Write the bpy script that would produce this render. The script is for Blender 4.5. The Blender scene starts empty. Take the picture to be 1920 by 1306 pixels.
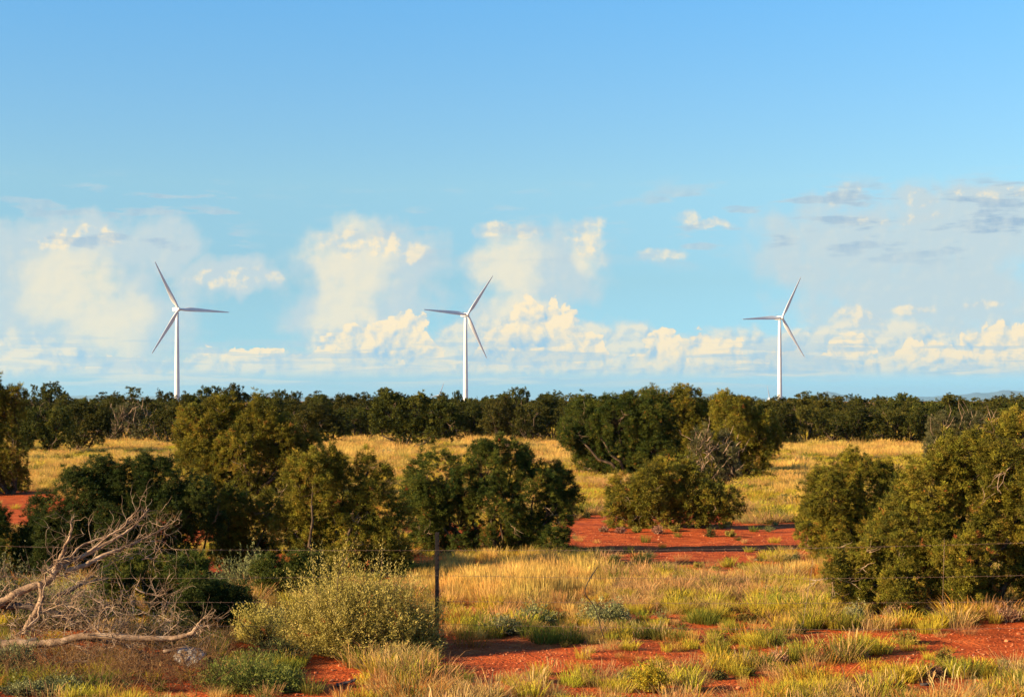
import bpy, math, random, os
import numpy as np
from mathutils import Vector
R = math.radians
FOC, HZ, CAMH = 3000.0, 750.0, 2.8      # focal length in photo pixels, horizon row, eye height in metres
scene = bpy.context.scene
COL = scene.collection

# ------------------------------------------------------------------ camera
cam_data = bpy.data.cameras.new('camera')
cam_data.sensor_width = 36.0
cam_data.lens = 36.0 * FOC / 1920.0
cam_data.shift_y = (HZ - 653.0) / 1920.0
cam_data.clip_start = 0.1
cam_data.clip_end = 150000.0
cam = bpy.data.objects.new('camera', cam_data)
cam.location = (0, 0, CAMH)
cam.rotation_euler = (R(90), 0, 0)
COL.objects.link(cam)
scene.camera = cam

# ------------------------------------------------------------------ light and exposure
SUN_AZ, SUN_EL = R(20.0), R(18.0)       # sun stands to the left, a little behind the camera
sun_dir = Vector((-math.cos(SUN_AZ) * math.cos(SUN_EL), -math.sin(SUN_AZ) * math.cos(SUN_EL), math.sin(SUN_EL)))
sd = bpy.data.lights.new('sun', 'SUN')
sd.energy = 5.0
sd.angle = R(0.5)
sd.color = (1.0, 0.76, 0.44)
sun = bpy.data.objects.new('sun', sd)
sun.rotation_euler = sun_dir.to_track_quat('Z', 'Y').to_euler()
COL.objects.link(sun)

scene.view_settings.view_transform = 'Standard'
scene.view_settings.look = 'None'
scene.view_settings.gamma = 1.0
scene.view_settings.use_curve_mapping = False
scene.view_settings.exposure = 1.55
scene.cycles.max_bounces = 6
scene.cycles.diffuse_bounces = 2
scene.cycles.glossy_bounces = 2
scene.cycles.transparent_max_bounces = 8
scene.cycles.volume_bounces = 0
scene.cycles.use_denoising = True

world = bpy.data.worlds.new('World')
scene.world = world
world.use_nodes = True
nt = world.node_tree
nt.nodes.clear()
def nd(t, **kw):
    n = nt.nodes.new(t)
    for k, v in kw.items(): setattr(n, k, v)
    return n
def setin(sock, v):
    if isinstance(v, bpy.types.NodeSocket): nt.links.new(v, sock)
    else: sock.default_value = v
def M(op, a, b=0.0, c=0.0, clamp=False):
    n = nd('ShaderNodeMath', operation=op, use_clamp=clamp)
    for i, v in enumerate((a, b, c)): setin(n.inputs[i], v)
    return n.outputs[0]
def add(a, b): return M('ADD', a, b)
def sub(a, b): return M('SUBTRACT', a, b)
def mul(a, b): return M('MULTIPLY', a, b)
def sstep(v, lo, hi):
    n = nd('ShaderNodeMapRange', interpolation_type='SMOOTHSTEP')
    setin(n.inputs[0], v); n.inputs[1].default_value = lo; n.inputs[2].default_value = hi
    return n.outputs[0]
def vec(x, y, z=0.0):
    n = nd('ShaderNodeCombineXYZ')
    setin(n.inputs[0], x); setin(n.inputs[1], y); setin(n.inputs[2], z)
    return n.outputs[0]
def noise(v, scale, detail=4.0, rough=0.5, lac=2.0):
    n = nd('ShaderNodeTexNoise', noise_dimensions='2D')
    setin(n.inputs['Vector'], v)
    n.inputs['Scale'].default_value = scale; n.inputs['Detail'].default_value = detail
    n.inputs['Roughness'].default_value = rough; n.inputs['Lacunarity'].default_value = lac
    return n.outputs['Fac']
def voro(v, scale, detail=2.0):
    n = nd('ShaderNodeTexVoronoi', feature='F1', voronoi_dimensions='2D')
    setin(n.inputs['Vector'], v)
    n.inputs['Scale'].default_value = scale; n.inputs['Detail'].default_value = detail
    n.inputs['Roughness'].default_value = 0.55
    return n.outputs['Distance']
def mixc(f, a, b):
    n = nd('ShaderNodeMix', data_type='RGBA')
    setin(n.inputs[0], f); setin(n.inputs[6], a); setin(n.inputs[7], b)
    return n.outputs[2]
def fcurve(u, pts):                      # smooth curve over azimuth, u in 0..1
    n = nd('ShaderNodeFloatCurve')
    setin(n.inputs['Value'], u)
    n.mapping.extend = 'HORIZONTAL'
    cv = n.mapping.curves[0]
    while len(cv.points) > 2: cv.points.remove(cv.points[-1])
    pts = sorted(pts)
    cv.points[0].location = pts[0]; cv.points[1].location = pts[-1]
    for p in pts[1:-1]: cv.points.new(*p)
    n.mapping.update()
    return n.outputs[0]

geo = nd('ShaderNodeTexCoord')
sep = nd('ShaderNodeSeparateXYZ'); nt.links.new(geo.outputs['Generated'], sep.inputs[0])
dx, dy, dz = sep.outputs
az = M('ARCTAN2', dx, dy)
hyp = M('SQRT', add(mul(dx, dx), mul(dy, dy)))
V = mul(M('DIVIDE', dz, M('MAXIMUM', hyp, 0.02)), 3000.0)
Uraw = mul(az, 3000.0)
U = M('PINGPONG', add(Uraw, 1000.0), 2000.0)      # the band of cloud carries on all round the horizon
Un = M('DIVIDE', U, 2000.0)
def cu(px): return (3000 * math.atan((px - 960) / 3000.0) + 1000) / 2000.0
def cv_(px, py): return (HZ - py) * math.cos(math.atan((px - 960) / 3000.0)) / 400.0
def top_curve(pts): return mul(fcurve(Un, [(cu(x), cv_(x, y)) for x, y in pts]), 400.0)
def amt_curve(pts): return fcurve(Un, [(cu(x), a) for x, a in pts])

C_CREAM = (1.0, 0.82, 0.54, 1); C_WARM = (0.88, 0.79, 0.60, 1)
C_BLUE = (0.34, 0.56, 0.72, 1); C_GREY = (0.55, 0.65, 0.68, 1)

sky = nd('ShaderNodeTexSky', sky_type='NISHITA')
sky.sun_disc = False
sky.sun_elevation = SUN_EL
sky.sun_rotation = math.atan2(sun_dir.x, sun_dir.y)
sky.altitude = 1600.0
sky.air_density = 1.0; sky.dust_density = 0.6; sky.ozone_density = 2.0
skyc = nd('ShaderNodeHueSaturation')
nt.links.new(sky.outputs[0], skyc.inputs['Color'])
skyc.inputs['Saturation'].default_value = 1.0
grade = nd('ShaderNodeMix', data_type='RGBA', blend_type='MULTIPLY')
grade.inputs[0].default_value = 1.0
nt.links.new(skyc.outputs[0], grade.inputs[6])
gr = nd('ShaderNodeValToRGB'); setin(gr.inputs[0], M('DIVIDE', V, 1000.0))
cr = gr.color_ramp
GR = [(0.0, (.50, .96, 1.70)), (.08, (.62, 1.02, 1.42)), (.22, (.82, 1.08, 1.17)), (.40, (1.21, 1.45, 1.34)), (.55, (1.15, 1.56, 1.58)), (.74, (1.03, 1.70, 1.87)), (1.0, (.95, 1.6, 2.0))]
GS = 2.0
while len(cr.elements) < len(GR): cr.elements.new(.5)
for e_, (p_, c_) in zip(cr.elements, GR): e_.position = p_; e_.color = (*[x / GS for x in c_], 1)
nt.links.new(gr.outputs[0], grade.inputs[7])
SKY_STRENGTH = 0.0407 * GS


def pt(du, dv, su, sv, seed):            # texture point, moved du, dv towards the sun
    return vec(add(M('DIVIDE', sub(U, du), su), seed), add(M('DIVIDE', add(V, dv), sv), seed * 1.7))
P0 = pt(0, 0, 100.0, 100.0, 0.0)
nw = nd('ShaderNodeTexNoise', noise_dimensions='2D')
setin(nw.inputs['Vector'], P0); nw.inputs['Scale'].default_value = 1.3; nw.inputs['Detail'].default_value = 4.0
ws = nd('ShaderNodeSeparateColor'); nt.links.new(nw.outputs['Color'], ws.inputs[0])
wx, wy = sub(ws.outputs[0], .5), sub(ws.outputs[1], .5)
def warped(du, dv, su, sv, seed, k=.9):
    return vec(add(M('DIVIDE', sub(U, du), su), add(mul(wx, k), seed)), add(M('DIVIDE', add(V, dv), sv), add(mul(wy, k), seed * 1.7)))
fb0 = noise(P0, 2.4, 6, 0.56); fbL = noise(pt(9, 8, 100.0, 100.0, 0.0), 2.4, 6, 0.56)
rel_f = sub(fb0, fbL)
wU, wV = add(U, mul(wx, 70.0)), add(V, mul(wy, 60.0))

def blobs(lst, warp=1.0):                # soft ellipses given as (x, y, half width, half height) of the photograph
    out = None
    for x, y, rx, ry in lst:
        a = M('DIVIDE', sub(add(U, mul(wx, 60.0 * warp)), (cu(x) * 2000.0)), rx)
        b = M('DIVIDE', sub(add(V, mul(wy, 50.0 * warp)), cv_(x, y) * 400.0), ry)
        e = sub(1.0, add(mul(a, a), mul(b, b)))
        out = e if out is None else M('MAXIMUM', out, e)
    return out

layers = []      # (mask, colour) painted back to front
fbc = sub(fb0, .5)
fsoft = sub(noise(P0, 1.9, 3, 0.5), .5)
# ---- high soft veils and the rain streaks under them
v1 = blobs([(-10,480,130,80),(120,470,230,75),(40,560,210,150),(230,600,150,110),(300,460,80,60),(700,500,160,90),(660,590,150,80),(1010,500,150,85),(980,590,120,70),(1620,470,240,100),(1820,430,240,95),(1750,560,280,110),(430,520,110,40)], 1.3)
vm = mul(sstep(add(v1, add(mul(fsoft, 1.3), mul(fbc, .35))), -.30, .80), .88)
wm = blobs([(130,535,90,75),(210,600,80,60),(660,500,75,110),(650,600,60,60),(950,500,65,90),(980,600,60,60),(1100,470,40,50),(620,470,60,40)], 1.2)
warmth = sstep(add(wm, add(mul(fsoft, 1.1), mul(fbc, .25))), -.7, .9)
layers.append((vm, mixc(M('ADD', mul(warmth, .95), mul(rel_f, .7), clamp=True), C_GREY, C_WARM)))
# ---- small bright heads on the towers, soft underneath
c1 = blobs([(650,452,62,26),(720,458,50,24),(770,470,40,24),(930,430,45,18),(985,430,45,14),(1098,424,38,22),(1100,455,40,28),(180,440,50,20),(110,450,60,20),(508,518,28,15),(420,525,70,18),(1290,408,32,20),(1330,420,50,10),(1245,478,50,18),(1580,370,42,24),(1720,372,45,20),(1625,412,50,14),(1720,410,60,14),(1850,360,90,22),(1610,590,60,22),(1710,580,45,16),(1840,575,40,12)], .75)
c1e = add(c1, mul(fbc, 1.6))
c1m = sstep(c1e, -.12, .80)
c1h = sstep(V, 285.0, 345.0)
c1r = mul(mul(sstep(U, 1480.0, 1600.0), sstep(V, 250.0, 310.0)), .55)
layers.append((mul(c1m, .75), mixc(M('SUBTRACT', add(mul(c1e, .40), add(.10, mul(rel_f, 4.6))), c1r, clamp=True), C_GREY, C_CREAM)))
# ---- grey-blue shreds high up
sh = noise(pt(0, 0, 330.0, 60.0, 4.0), 2.2, 5, 0.55)
shA = amt_curve([(0,.3),(300,.75),(420,.7),(500,.1),(620,.1),(840,.4),(900,.35),(1150,.3),(1250,.75),(1400,.8),(1550,.85),(1700,1),(1920,1)])
shm = mul(mul(sstep(add(sh, mul(sstep(U, 1450.0, 1750.0), .05)), 0.53, 0.66), shA), mul(sstep(V, 220.0, 300.0), M('SUBTRACT', 1.0, sstep(V, 370.0, 425.0))))
layers.append((mul(shm, .92), mixc(M('ADD', .3, mul(rel_f, 2.2), clamp=True), (.33, .48, .62, 1), C_GREY)))
# ---- cumulus ranks
def cumulus(pts, base, amp, seed, dens, glow, size, a_all=1.0, soft=6.0, thick=70.0, dark=.62, lit_c=None, off=8.0):
    t = top_curve(pts)
    a = voro(warped(0, 0, size, size, seed), 1.0, 3.0)
    b = voro(warped(off, off * .8, size, size, seed), 1.0, 3.0)
    n = noise(pt(0, 0, 100.0, 80.0, seed), 1.5, 6, 0.58)
    e = add(sub(t, V), add(mul(sub(.42, a), amp * 1.35), mul(sub(n, .5), amp * 2.2)))
    m = mul(sstep(e, -1.0, soft), sstep(V, base, base + 30.0))
    m = mul(mul(m, sstep(n, .44 - dens, .60 - dens)), a_all)
    rel = add(mul(sub(b, a), 1.35), mul(rel_f, 2.2))
    shade = mul(sstep(add(e, mul(fbc, 110.0)), 6.0, thick), dark)
    return m, mixc(sub(add(glow, rel), shade), C_BLUE, lit_c or C_CREAM)
layers.append(cumulus([(0,600),(150,620),(300,650),(450,620),(600,600),(740,560),(800,590),(900,560),(1000,545),(1060,560),(1095,570),(1200,585),(1350,595),(1450,595),(1540,575),(1620,580),(1700,572),(1800,590),(1920,570)],
                      30.0, 22.0, 5.3, 1.0, .82, 90.0, .90, 34.0, 150.0, .26, C_WARM, 10.0))
layers.append(cumulus([(0,665),(60,660),(130,672),(200,660),(260,655),(300,672),(350,655),(400,640),(450,628),(520,645),(560,636),(600,625),(650,606),(700,590),(735,580),(775,572),(810,605),(850,655),(895,625),(930,580),(980,552),(1010,548),(1050,566),(1090,590),(1130,612),(1160,650),(1200,630),(1260,612),(1320,618),(1385,622),(1410,645),(1440,622),(1480,622),(1530,655),(1560,630),(1600,622),(1650,640),(1700,608),(1750,622),(1800,622),(1850,596),(1920,604)],
                      60.0, 34.0, 3.3, 1.0, .93, 82.0, 1.0, 5.0, 95.0, .62))
layers.append(cumulus([(0,676),(120,668),(240,690),(330,668),(430,680),(520,690),(640,672),(800,668),(900,668),(980,650),(1060,650),(1150,680),(1260,660),(1330,664),(1400,662),(1500,672),(1600,668),(1700,655),(1800,650),(1920,640)],
                      50.0, 22.0, 8.1, .22, .80, 50.0, .9, 9.0, 50.0, .5))
# ---- flat strips just above the horizon, cream above and blue between
st = noise(pt(0, 0, 520.0, 30.0, 9.0), 1.5, 5, 0.5)
stm = mul(sstep(st, .50, .60), mul(sstep(V, 14.0, 34.0), M('SUBTRACT', 1.0, sstep(V, 50.0, 84.0))))
layers.append((mul(stm, .6), mixc(sstep(noise(pt(0, 0, 300.0, 30.0, 2.0), 2.0, 3), .40, .58), C_BLUE, C_WARM)))
br = noise(pt(0, 0, 420.0, 30.0, 21.0), 1.6, 5, 0.55)
brm = mul(sstep(br, .50, .60), mul(sstep(V, 45.0, 62.0), M('SUBTRACT', 1.0, sstep(V, 90.0, 140.0))))
layers.append((mul(brm, .5), C_BLUE))

cmask, ccol = None, None
for m, c in layers:
    if cmask is None: cmask, ccol = m, c
    else:
        ccol = mixc(m, ccol, c)
        cmask = sub(1.0, mul(sub(1.0, cmask), sub(1.0, m)))
bg_sky = nd('ShaderNodeBackground'); nt.links.new(grade.outputs[2], bg_sky.inputs[0]); bg_sky.inputs[1].default_value = SKY_STRENGTH
bg_cl = nd('ShaderNodeBackground'); nt.links.new(ccol, bg_cl.inputs[0]); bg_cl.inputs[1].default_value = 0.365
ms = nd('ShaderNodeMixShader'); nt.links.new(cmask, ms.inputs[0]); nt.links.new(bg_sky.outputs[0], ms.inputs[1]); nt.links.new(bg_cl.outputs[0], ms.inputs[2])
wo = nd('ShaderNodeOutputWorld'); nt.links.new(ms.outputs[0], wo.inputs[0])
world.cycles.sampling_method = 'MANUAL'
world.cycles.sample_map_resolution = 512

# =====================================================================  helpers
rng = np.random.default_rng(7)
def tag(o, label=None, cat=None, group=None, kind=None):
    if label: o['label'] = label
    if cat: o['category'] = cat
    if group: o['group'] = group
    if kind: o['kind'] = kind
    return o
def link(name, mesh, mat=None, parent=None):
    o = bpy.data.objects.new(name, mesh)
    if mat is not None and not mesh.materials: mesh.materials.append(mat)
    COL.objects.link(o)
    if parent: o.parent = parent
    return o
def empty(name, loc, rz=0.0):
    o = bpy.data.objects.new(name, None)
    o.empty_display_size = 0.3
    o.location = loc; o.rotation_euler = (0, 0, rz)
    COL.objects.link(o)
    return o
def gy(py): return CAMH * FOC / (py - HZ)                 # distance of a ground point seen at row py
def gpt(px, py):
    Y = gy(py); return ((px - 960.0) / FOC * Y, Y, 0.0)
def at(px, py, Y): return np.array([(px - 960.0) / FOC * Y, Y, CAMH - (py - HZ) / FOC * Y])
def unit(v): return v / np.maximum(np.linalg.norm(v, axis=-1, keepdims=True), 1e-9)

def np_mesh(name, verts, faces, fsize, tint=None, smooth=False):
    """faces: flat vertex index array, every face with fsize corners"""
    verts = np.asarray(verts, dtype=np.float32); faces = np.asarray(faces, dtype=np.int32).ravel()
    m = bpy.data.meshes.new(name)
    m.vertices.add(len(verts)); m.vertices.foreach_set('co', verts.ravel())
    nf = len(faces) // fsize
    m.loops.add(len(faces)); m.loops.foreach_set('vertex_index', faces)
    m.polygons.add(nf)
    m.polygons.foreach_set('loop_start', np.arange(nf, dtype=np.int32) * fsize)
    m.polygons.foreach_set('use_smooth', np.full(nf, smooth, dtype=bool))
    if tint is not None:
        a = m.attributes.new('tint', 'FLOAT', 'POINT'); a.data.foreach_set('value', np.asarray(tint, dtype=np.float32))
    m.update(calc_edges=True)
    return m

class Tubes:
    def __init__(s): s.v = []; s.f = []; s.n = 0
    def add(s, pts, radii, k=5):
        pts = np.asarray(pts, dtype=float); n = len(pts); radii = np.broadcast_to(radii, (n,))
        t = np.zeros_like(pts); t[1:-1] = pts[2:] - pts[:-2]; t[0] = pts[1] - pts[0]; t[-1] = pts[-1] - pts[-2]
        t = unit(t)
        ref = np.array([0.31, 0.72, 0.62]) if abs(t[0] @ np.array([0.31, 0.72, 0.62])) < .9 else np.array([1., 0, 0])
        u = unit(np.cross(t, ref)); w = np.cross(t, u)
        a = np.arange(k) * 2 * math.pi / k
        ring = pts[:, None] + radii[:, None, None] * (np.cos(a)[None, :, None] * u[:, None] + np.sin(a)[None, :, None] * w[:, None])
        s.v.append(ring.reshape(-1, 3))
        i = np.arange(n - 1)[:, None] * k; j = np.arange(k)[None]; j2 = (j + 1) % k
        q = np.stack([i + j, i + j2, i + k + j2, i + k + j], -1).reshape(-1, 4) + s.n
        s.f.append(q); s.n += n * k
    def mesh(s, name, smooth=True):
        return np_mesh(name, np.concatenate(s.v), np.concatenate(s.f), 4, smooth=smooth)

def mat(name, rough=0.8, spec=0.2):
    m = bpy.data.materials.new(name); m.use_nodes = True
    b = m.node_tree.nodes['Principled BSDF']
    b.inputs['Roughness'].default_value = rough
    b.inputs['Specular IOR Level'].default_value = spec
    return m, m.node_tree, b
def ramp(t, fac, stops):
    r = t.nodes.new('ShaderNodeValToRGB')
    while len(r.color_ramp.elements) < len(stops): r.color_ramp.elements.new(.5)
    for e, (p, c) in zip(r.color_ramp.elements, stops): e.position = p; e.color = (*c, 1)
    t.links.new(fac, r.inputs[0]); return r.outputs[0]
def tnoise(t, scale, detail=4, src='Object', dim='3D'):
    c = t.nodes.new('ShaderNodeTexCoord'); n = t.nodes.new('ShaderNodeTexNoise'); n.noise_dimensions = dim
    n.inputs['Scale'].default_value = scale; n.inputs['Detail'].default_value = detail
    t.links.new(c.outputs[src], n.inputs['Vector']); return n.outputs['Fac']
def bump(t, b, h, strength, dist):
    n = t.nodes.new('ShaderNodeBump'); n.inputs['Strength'].default_value = strength; n.inputs['Distance'].default_value = dist
    t.links.new(h, n.inputs['Height']); t.links.new(n.outputs[0], b.inputs['Normal'])

def leafmat(name, stops, transl=0.18, shift=True):
    m, t, b = mat(name, 0.75, 0.15)
    a = t.nodes.new('ShaderNodeAttribute'); a.attribute_name = 'tint'
    a2 = t.nodes.new('ShaderNodeAttribute'); a2.attribute_name = 'clump'; a2.attribute_type = 'INSTANCER'
    s_ = t.nodes.new('ShaderNodeMath'); s_.operation = 'ADD'; s_.use_clamp = True
    t.links.new(a.outputs['Fac'], s_.inputs[0]); t.links.new(a2.outputs['Fac'], s_.inputs[1])
    f = s_.outputs[0]
    c = ramp(t, f, stops)
    if shift:
        oi = t.nodes.new('ShaderNodeObjectInfo')
        h = t.nodes.new('ShaderNodeHueSaturation')
        mr = t.nodes.new('ShaderNodeMapRange'); mr.inputs[3].default_value = .70; mr.inputs[4].default_value = 1.38
        t.links.new(oi.outputs['Random'], mr.inputs[0]); t.links.new(mr.outputs[0], h.inputs['Value'])
        mh = t.nodes.new('ShaderNodeMapRange'); mh.inputs[3].default_value = .475; mh.inputs[4].default_value = .515
        mm = t.nodes.new('ShaderNodeMath'); mm.operation = 'FRACT'
        mk = t.nodes.new('ShaderNodeMath'); mk.operation = 'MULTIPLY'; mk.inputs[1].default_value = 7.31
        t.links.new(oi.outputs['Random'], mk.inputs[0]); t.links.new(mk.outputs[0], mm.inputs[0]); t.links.new(mm.outputs[0], mh.inputs[0])
        t.links.new(mh.outputs[0], h.inputs['Hue'])
        t.links.new(c, h.inputs['Color']); c = h.outputs[0]
    t.links.new(c, b.inputs['Base Color'])
    tr = t.nodes.new('ShaderNodeBsdfTranslucent'); t.links.new(c, tr.inputs[0])
    mx = t.nodes.new('ShaderNodeMixShader'); mx.inputs[0].default_value = transl
    t.links.new(b.outputs[0], mx.inputs[1]); t.links.new(tr.outputs[0], mx.inputs[2])
    t.links.new(mx.outputs[0], t.nodes['Material Output'].inputs[0])
    return m

RUST = (.30, .10, .02)
M_OLIVE = leafmat('juniper_foliage_olive', [(0, (.038, .044, .006)), (.35, (.110, .104, .011)), (.8, (.235, .195, .018)), (.965, (.26, .19, .02)), (.975, RUST), (1, (.34, .14, .03))])
M_GREEN = leafmat('juniper_foliage_green', [(0, (.020, .038, .006)), (.4, (.048, .066, .009)), (.85, (.115, .118, .014)), (.975, (.15, .14, .02)), (.985, RUST), (1, RUST)])
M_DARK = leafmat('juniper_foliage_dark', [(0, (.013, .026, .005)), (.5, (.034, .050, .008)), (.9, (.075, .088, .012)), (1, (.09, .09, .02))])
M_FAR = leafmat('juniper_foliage_far', [(0, (.022, .030, .006)), (.5, (.060, .064, .009)), (.93, (.125, .108, .014)), (1, (.13, .09, .02))])
M_GREYTREE = leafmat('half_bare_foliage', [(0, (.05, .055, .02)), (.6, (.10, .095, .035)), (1, (.17, .14, .06))])
M_SAGE = leafmat('saltbush_foliage', [(0, (.16, .15, .025)), (.5, (.44, .40, .075)), (.9, (.70, .62, .17)), (.985, (.72, .62, .18)), (1, (.42, .16, .04))], .25)
M_SAGEDK = leafmat('sage_foliage_grey', [(0, (.08, .085, .03)), (.5, (.18, .18, .07)), (1, (.34, .31, .13))], .2)
M_CUSH = leafmat('cushion_shrub_foliage', [(0, (.10, .10, .018)), (.5, (.21, .18, .03)), (1, (.36, .27, .05))], .2)
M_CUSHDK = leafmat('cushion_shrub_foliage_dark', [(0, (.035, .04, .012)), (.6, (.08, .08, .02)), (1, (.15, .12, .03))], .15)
M_FORB = leafmat('green_forb_foliage', [(0, (.045, .060, .012)), (.5, (.12, .135, .025)), (1, (.25, .24, .05))], .2)
M_BROWN = leafmat('dry_brown_twigs', [(0, (.10, .05, .025)), (.5, (.22, .12, .06)), (1, (.38, .23, .12))], .1)
M_YEL = leafmat('yellow_flowering_foliage', [(0, (.10, .12, .015)), (.5, (.28, .25, .02)), (1, (.60, .42, .02))], .2)

M_BARK, t, b = mat('bark', .9, .1)
t.links.new(ramp(t, tnoise(t, 9, 5), [(.3, (.03, .019, .012)), (.55, (.075, .05, .032)), (.75, (.16, .11, .075))]), b.inputs['Base Color'])
bump(t, b, tnoise(t, 40, 3), .6, .02)
M_DEADW, t, b = mat('weathered_dead_wood', .85, .15)
t.links.new(ramp(t, tnoise(t, 7, 5), [(.28, (.08, .045, .028)), (.5, (.27, .175, .11)), (.72, (.48, .35, .24))]), b.inputs['Base Color'])
bump(t, b, tnoise(t, 45, 3), .5, .01)
M_DEADD, t, b = mat('dark_dead_wood', .9, .1)
t.links.new(ramp(t, tnoise(t, 8, 4), [(.3, (.03, .025, .025)), (.7, (.13, .10, .085))]), b.inputs['Base Color'])

# =====================================================================  ground
_perm = np.random.default_rng(3).random((256, 256))
def vnoise(x, y):                         # smooth value noise, 0..1
    xi = np.floor(x).astype(int); yi = np.floor(y).astype(int)
    fx = x - xi; fy = y - yi; fx = fx * fx * (3 - 2 * fx); fy = fy * fy * (3 - 2 * fy)
    g = lambda a, b: _perm[a % 256, b % 256]
    return (g(xi, yi) * (1 - fx) + g(xi + 1, yi) * fx) * (1 - fy) + (g(xi, yi + 1) * (1 - fx) + g(xi + 1, yi + 1) * fx) * fy
def fbm(x, y, o=4):
    s = 0; a = .5; tot = 0
    for i in range(o):
        s = s + a * vnoise(x * 2 ** i + 17.3 * i, y * 2 ** i + 9.1 * i); tot += a; a *= .5
    return s / tot
def smooth01(v, lo, hi):
    t_ = np.clip((v - lo) / (hi - lo), 0, 1); return t_ * t_ * (3 - 2 * t_)
# patches of the plain, located where the photograph shows them: (x, row, half width, half rows)
BARE = [(1290, 1018, 290, 52, 1), (1130, 1000, 110, 34, 1), (1440, 1062, 130, 16, .8), (950, 1238, 150, 42, 1.05), (1190, 1240, 140, 22, .85),
        (1640, 1206, 150, 18, .75), (1860, 1218, 130, 44, .95), (1665, 1248, 90, 16, .8), (1620, 1270, 70, 13, .8), (1370, 1296, 80, 22, .85),
        (1390, 1268, 30, 8, .7), (1075, 1296, 60, 9, .6), (610, 1262, 80, 24, 1), (45, 955, 110, 40, 1), (800, 1052, 60, 16, .8), (300, 1010, 120, 30, .9), (150, 960, 100, 20, .9),
        (1760, 1290, 120, 14, .5), (940, 1066, 60, 8, .5), (1075, 1058, 40, 7, .5), (1540, 1052, 70, 8, .6), (660, 960, 60, 18, .7), (860, 1010, 120, 30, .8), (1700, 1165, 100, 12, .8), (1070, 1176, 50, 9, .6), (500, 1080, 200, 40, .7), (150, 1250, 280, 60, .55), (560, 1215, 160, 30, .9), (1500, 1255, 60, 14, .6), (1440, 1290, 50, 12, .7), (700, 1225, 60, 16, .8), (835, 1212, 55, 34, 1), (1225, 1300, 70, 26, .9)]
GOLD = [(130, 880, 160, 50, .55), (960, 1092, 200, 50, 1), (690, 845, 140, 26, 1), (700, 885, 120, 16, .6), (905, 838, 60, 28, 1), (1030, 850, 80, 24, .9), (1600, 846, 170, 18, .9), (1480, 1075, 120, 14, .5), (1100, 1110, 60, 20, .6), (1490, 895, 60, 60, .6), (260, 830, 90, 22, .7)]
PINK = [(1180, 1098, 90, 24, 1), (1340, 1105, 100, 26, 1), (1010, 855, 70, 22, .7), (1540, 1118, 50, 16, .8), (1180, 1140, 80, 18, .7), (1460, 1085, 70, 14, .6), (860, 1138, 50, 14, .5)]
GREEN = [(1270, 1180, 130, 26, 1), (950, 1196, 150, 16, .8), (1520, 1172, 220, 14, .7), (1560, 1205, 150, 18, .5), (500, 1275, 130, 40, .9), (1380, 1250, 150, 40, .45), (1860, 1290, 90, 20, .7), (80, 1290, 120, 30, .5)]
YELG = [(1600, 880, 160, 36, .5), (1650, 1160, 200, 26, .9), (1400, 1150, 200, 30, .6), (1480, 940, 80, 40, .7), (100, 880, 120, 40, .25)]
def zone(lst, px, py, wob):
    out = np.zeros_like(px)
    for x, y, rx, ry, a in lst:
        d = ((px - x) / rx) ** 2 + ((py - y) / ry) ** 2
        out = np.maximum(out, a * (1 - smooth01(d + wob, .45, 1.25)))
    return out
def fields(X, Y):
    Ys = np.maximum(Y, 3.0)
    px = 960 + FOC * X / Ys; py = HZ + CAMH * FOC / Ys
    wob = (fbm(X * .9, Y * .5) - .5) * 1.5
    n1 = fbm(X * .55 + 40, Y * .28 + 11, 4); n2 = fbm(X * 1.6 + 5, Y * .9 + 3, 3)
    bare = zone(BARE, px, py, wob)
    near = smooth01(py, 1130, 1200)
    bare = np.maximum(bare, smooth01(n1 + .45 * (n2 - .5), .55, .65) * .60 * near)
    return px, py, bare, zone(GOLD, px, py, wob * .6), zone(PINK, px, py, wob), zone(GREEN, px, py, wob * .7), zone(YELG, px, py, wob), n1, n2
def height(X, Y):
    h = (fbm(X * .35, Y * .35, 3) - .5) * .16 * (1 - smooth01(Y, 60, 160))
    h = h + (fbm(X * 2.2 + 9, Y * 2.2, 3) - .5) * .045 * (1 - smooth01(Y, 30, 50))
    h = h + .9 * (1 - smooth01(Y, -2, 9))                       # shoulder the picture is taken from
    h = h - 72 * smooth01(Y, 3900, 4700)                        # the plateau breaks off into a basin
    return h
xs = np.concatenate([np.arange(-14, 14.01, .16), 14 * 1.045 ** np.arange(1, 190)]); xs = xs[xs < 48000]
xs = np.unique(np.concatenate([-xs[xs > 14], xs]))
ys = np.concatenate([np.arange(-30, 12, 2.0), np.arange(12, 42, .16), 42 * 1.018 ** np.arange(0, 400)]); ys = ys[ys < 48000]
GX, GY = np.meshgrid(xs, ys)
pxg, pyg, bareg, goldg, pinkg, greeng, yelg, n1g, n2g = fields(GX.ravel(), GY.ravel())
gz = height(GX.ravel(), GY.ravel())
nx, ny = len(xs), len(ys)
ii = (np.arange(ny - 1)[:, None] * nx + np.arange(nx - 1)[None]).ravel()
gm = np_mesh('ground', np.stack([GX.ravel(), GY.ravel(), gz], -1), np.stack([ii, ii + 1, ii + nx + 1, ii + nx], -1), 4, smooth=True)
cov = np.clip(1 - bareg, 0, 1) * (.45 + .55 * smooth01(GY.ravel(), 35, 110))
a_ = gm.attributes.new('cover', 'FLOAT', 'POINT'); a_.data.foreach_set('value', cov.astype(np.float32))
M_GROUND, t, b = mat('red_earth', .95, .08)
n_big = tnoise(t, .5, 5); n_mid = tnoise(t, 3.5, 6); n_fine = tnoise(t, 26, 5)
soil = ramp(t, n_mid, [(.25, (.20, .034, .009)), (.5, (.43, .078, .016)), (.75, (.56, .140, .036))])
peb = ramp(t, n_fine, [(.35, (.55, .45, .4)), (.5, (1, 1, 1)), (.72, (1.0, 1.0, 1.0))])
mm = t.nodes.new('ShaderNodeMix'); mm.data_type = 'RGBA'; mm.blend_type = 'MULTIPLY'; mm.inputs[0].default_value = .8
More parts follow.
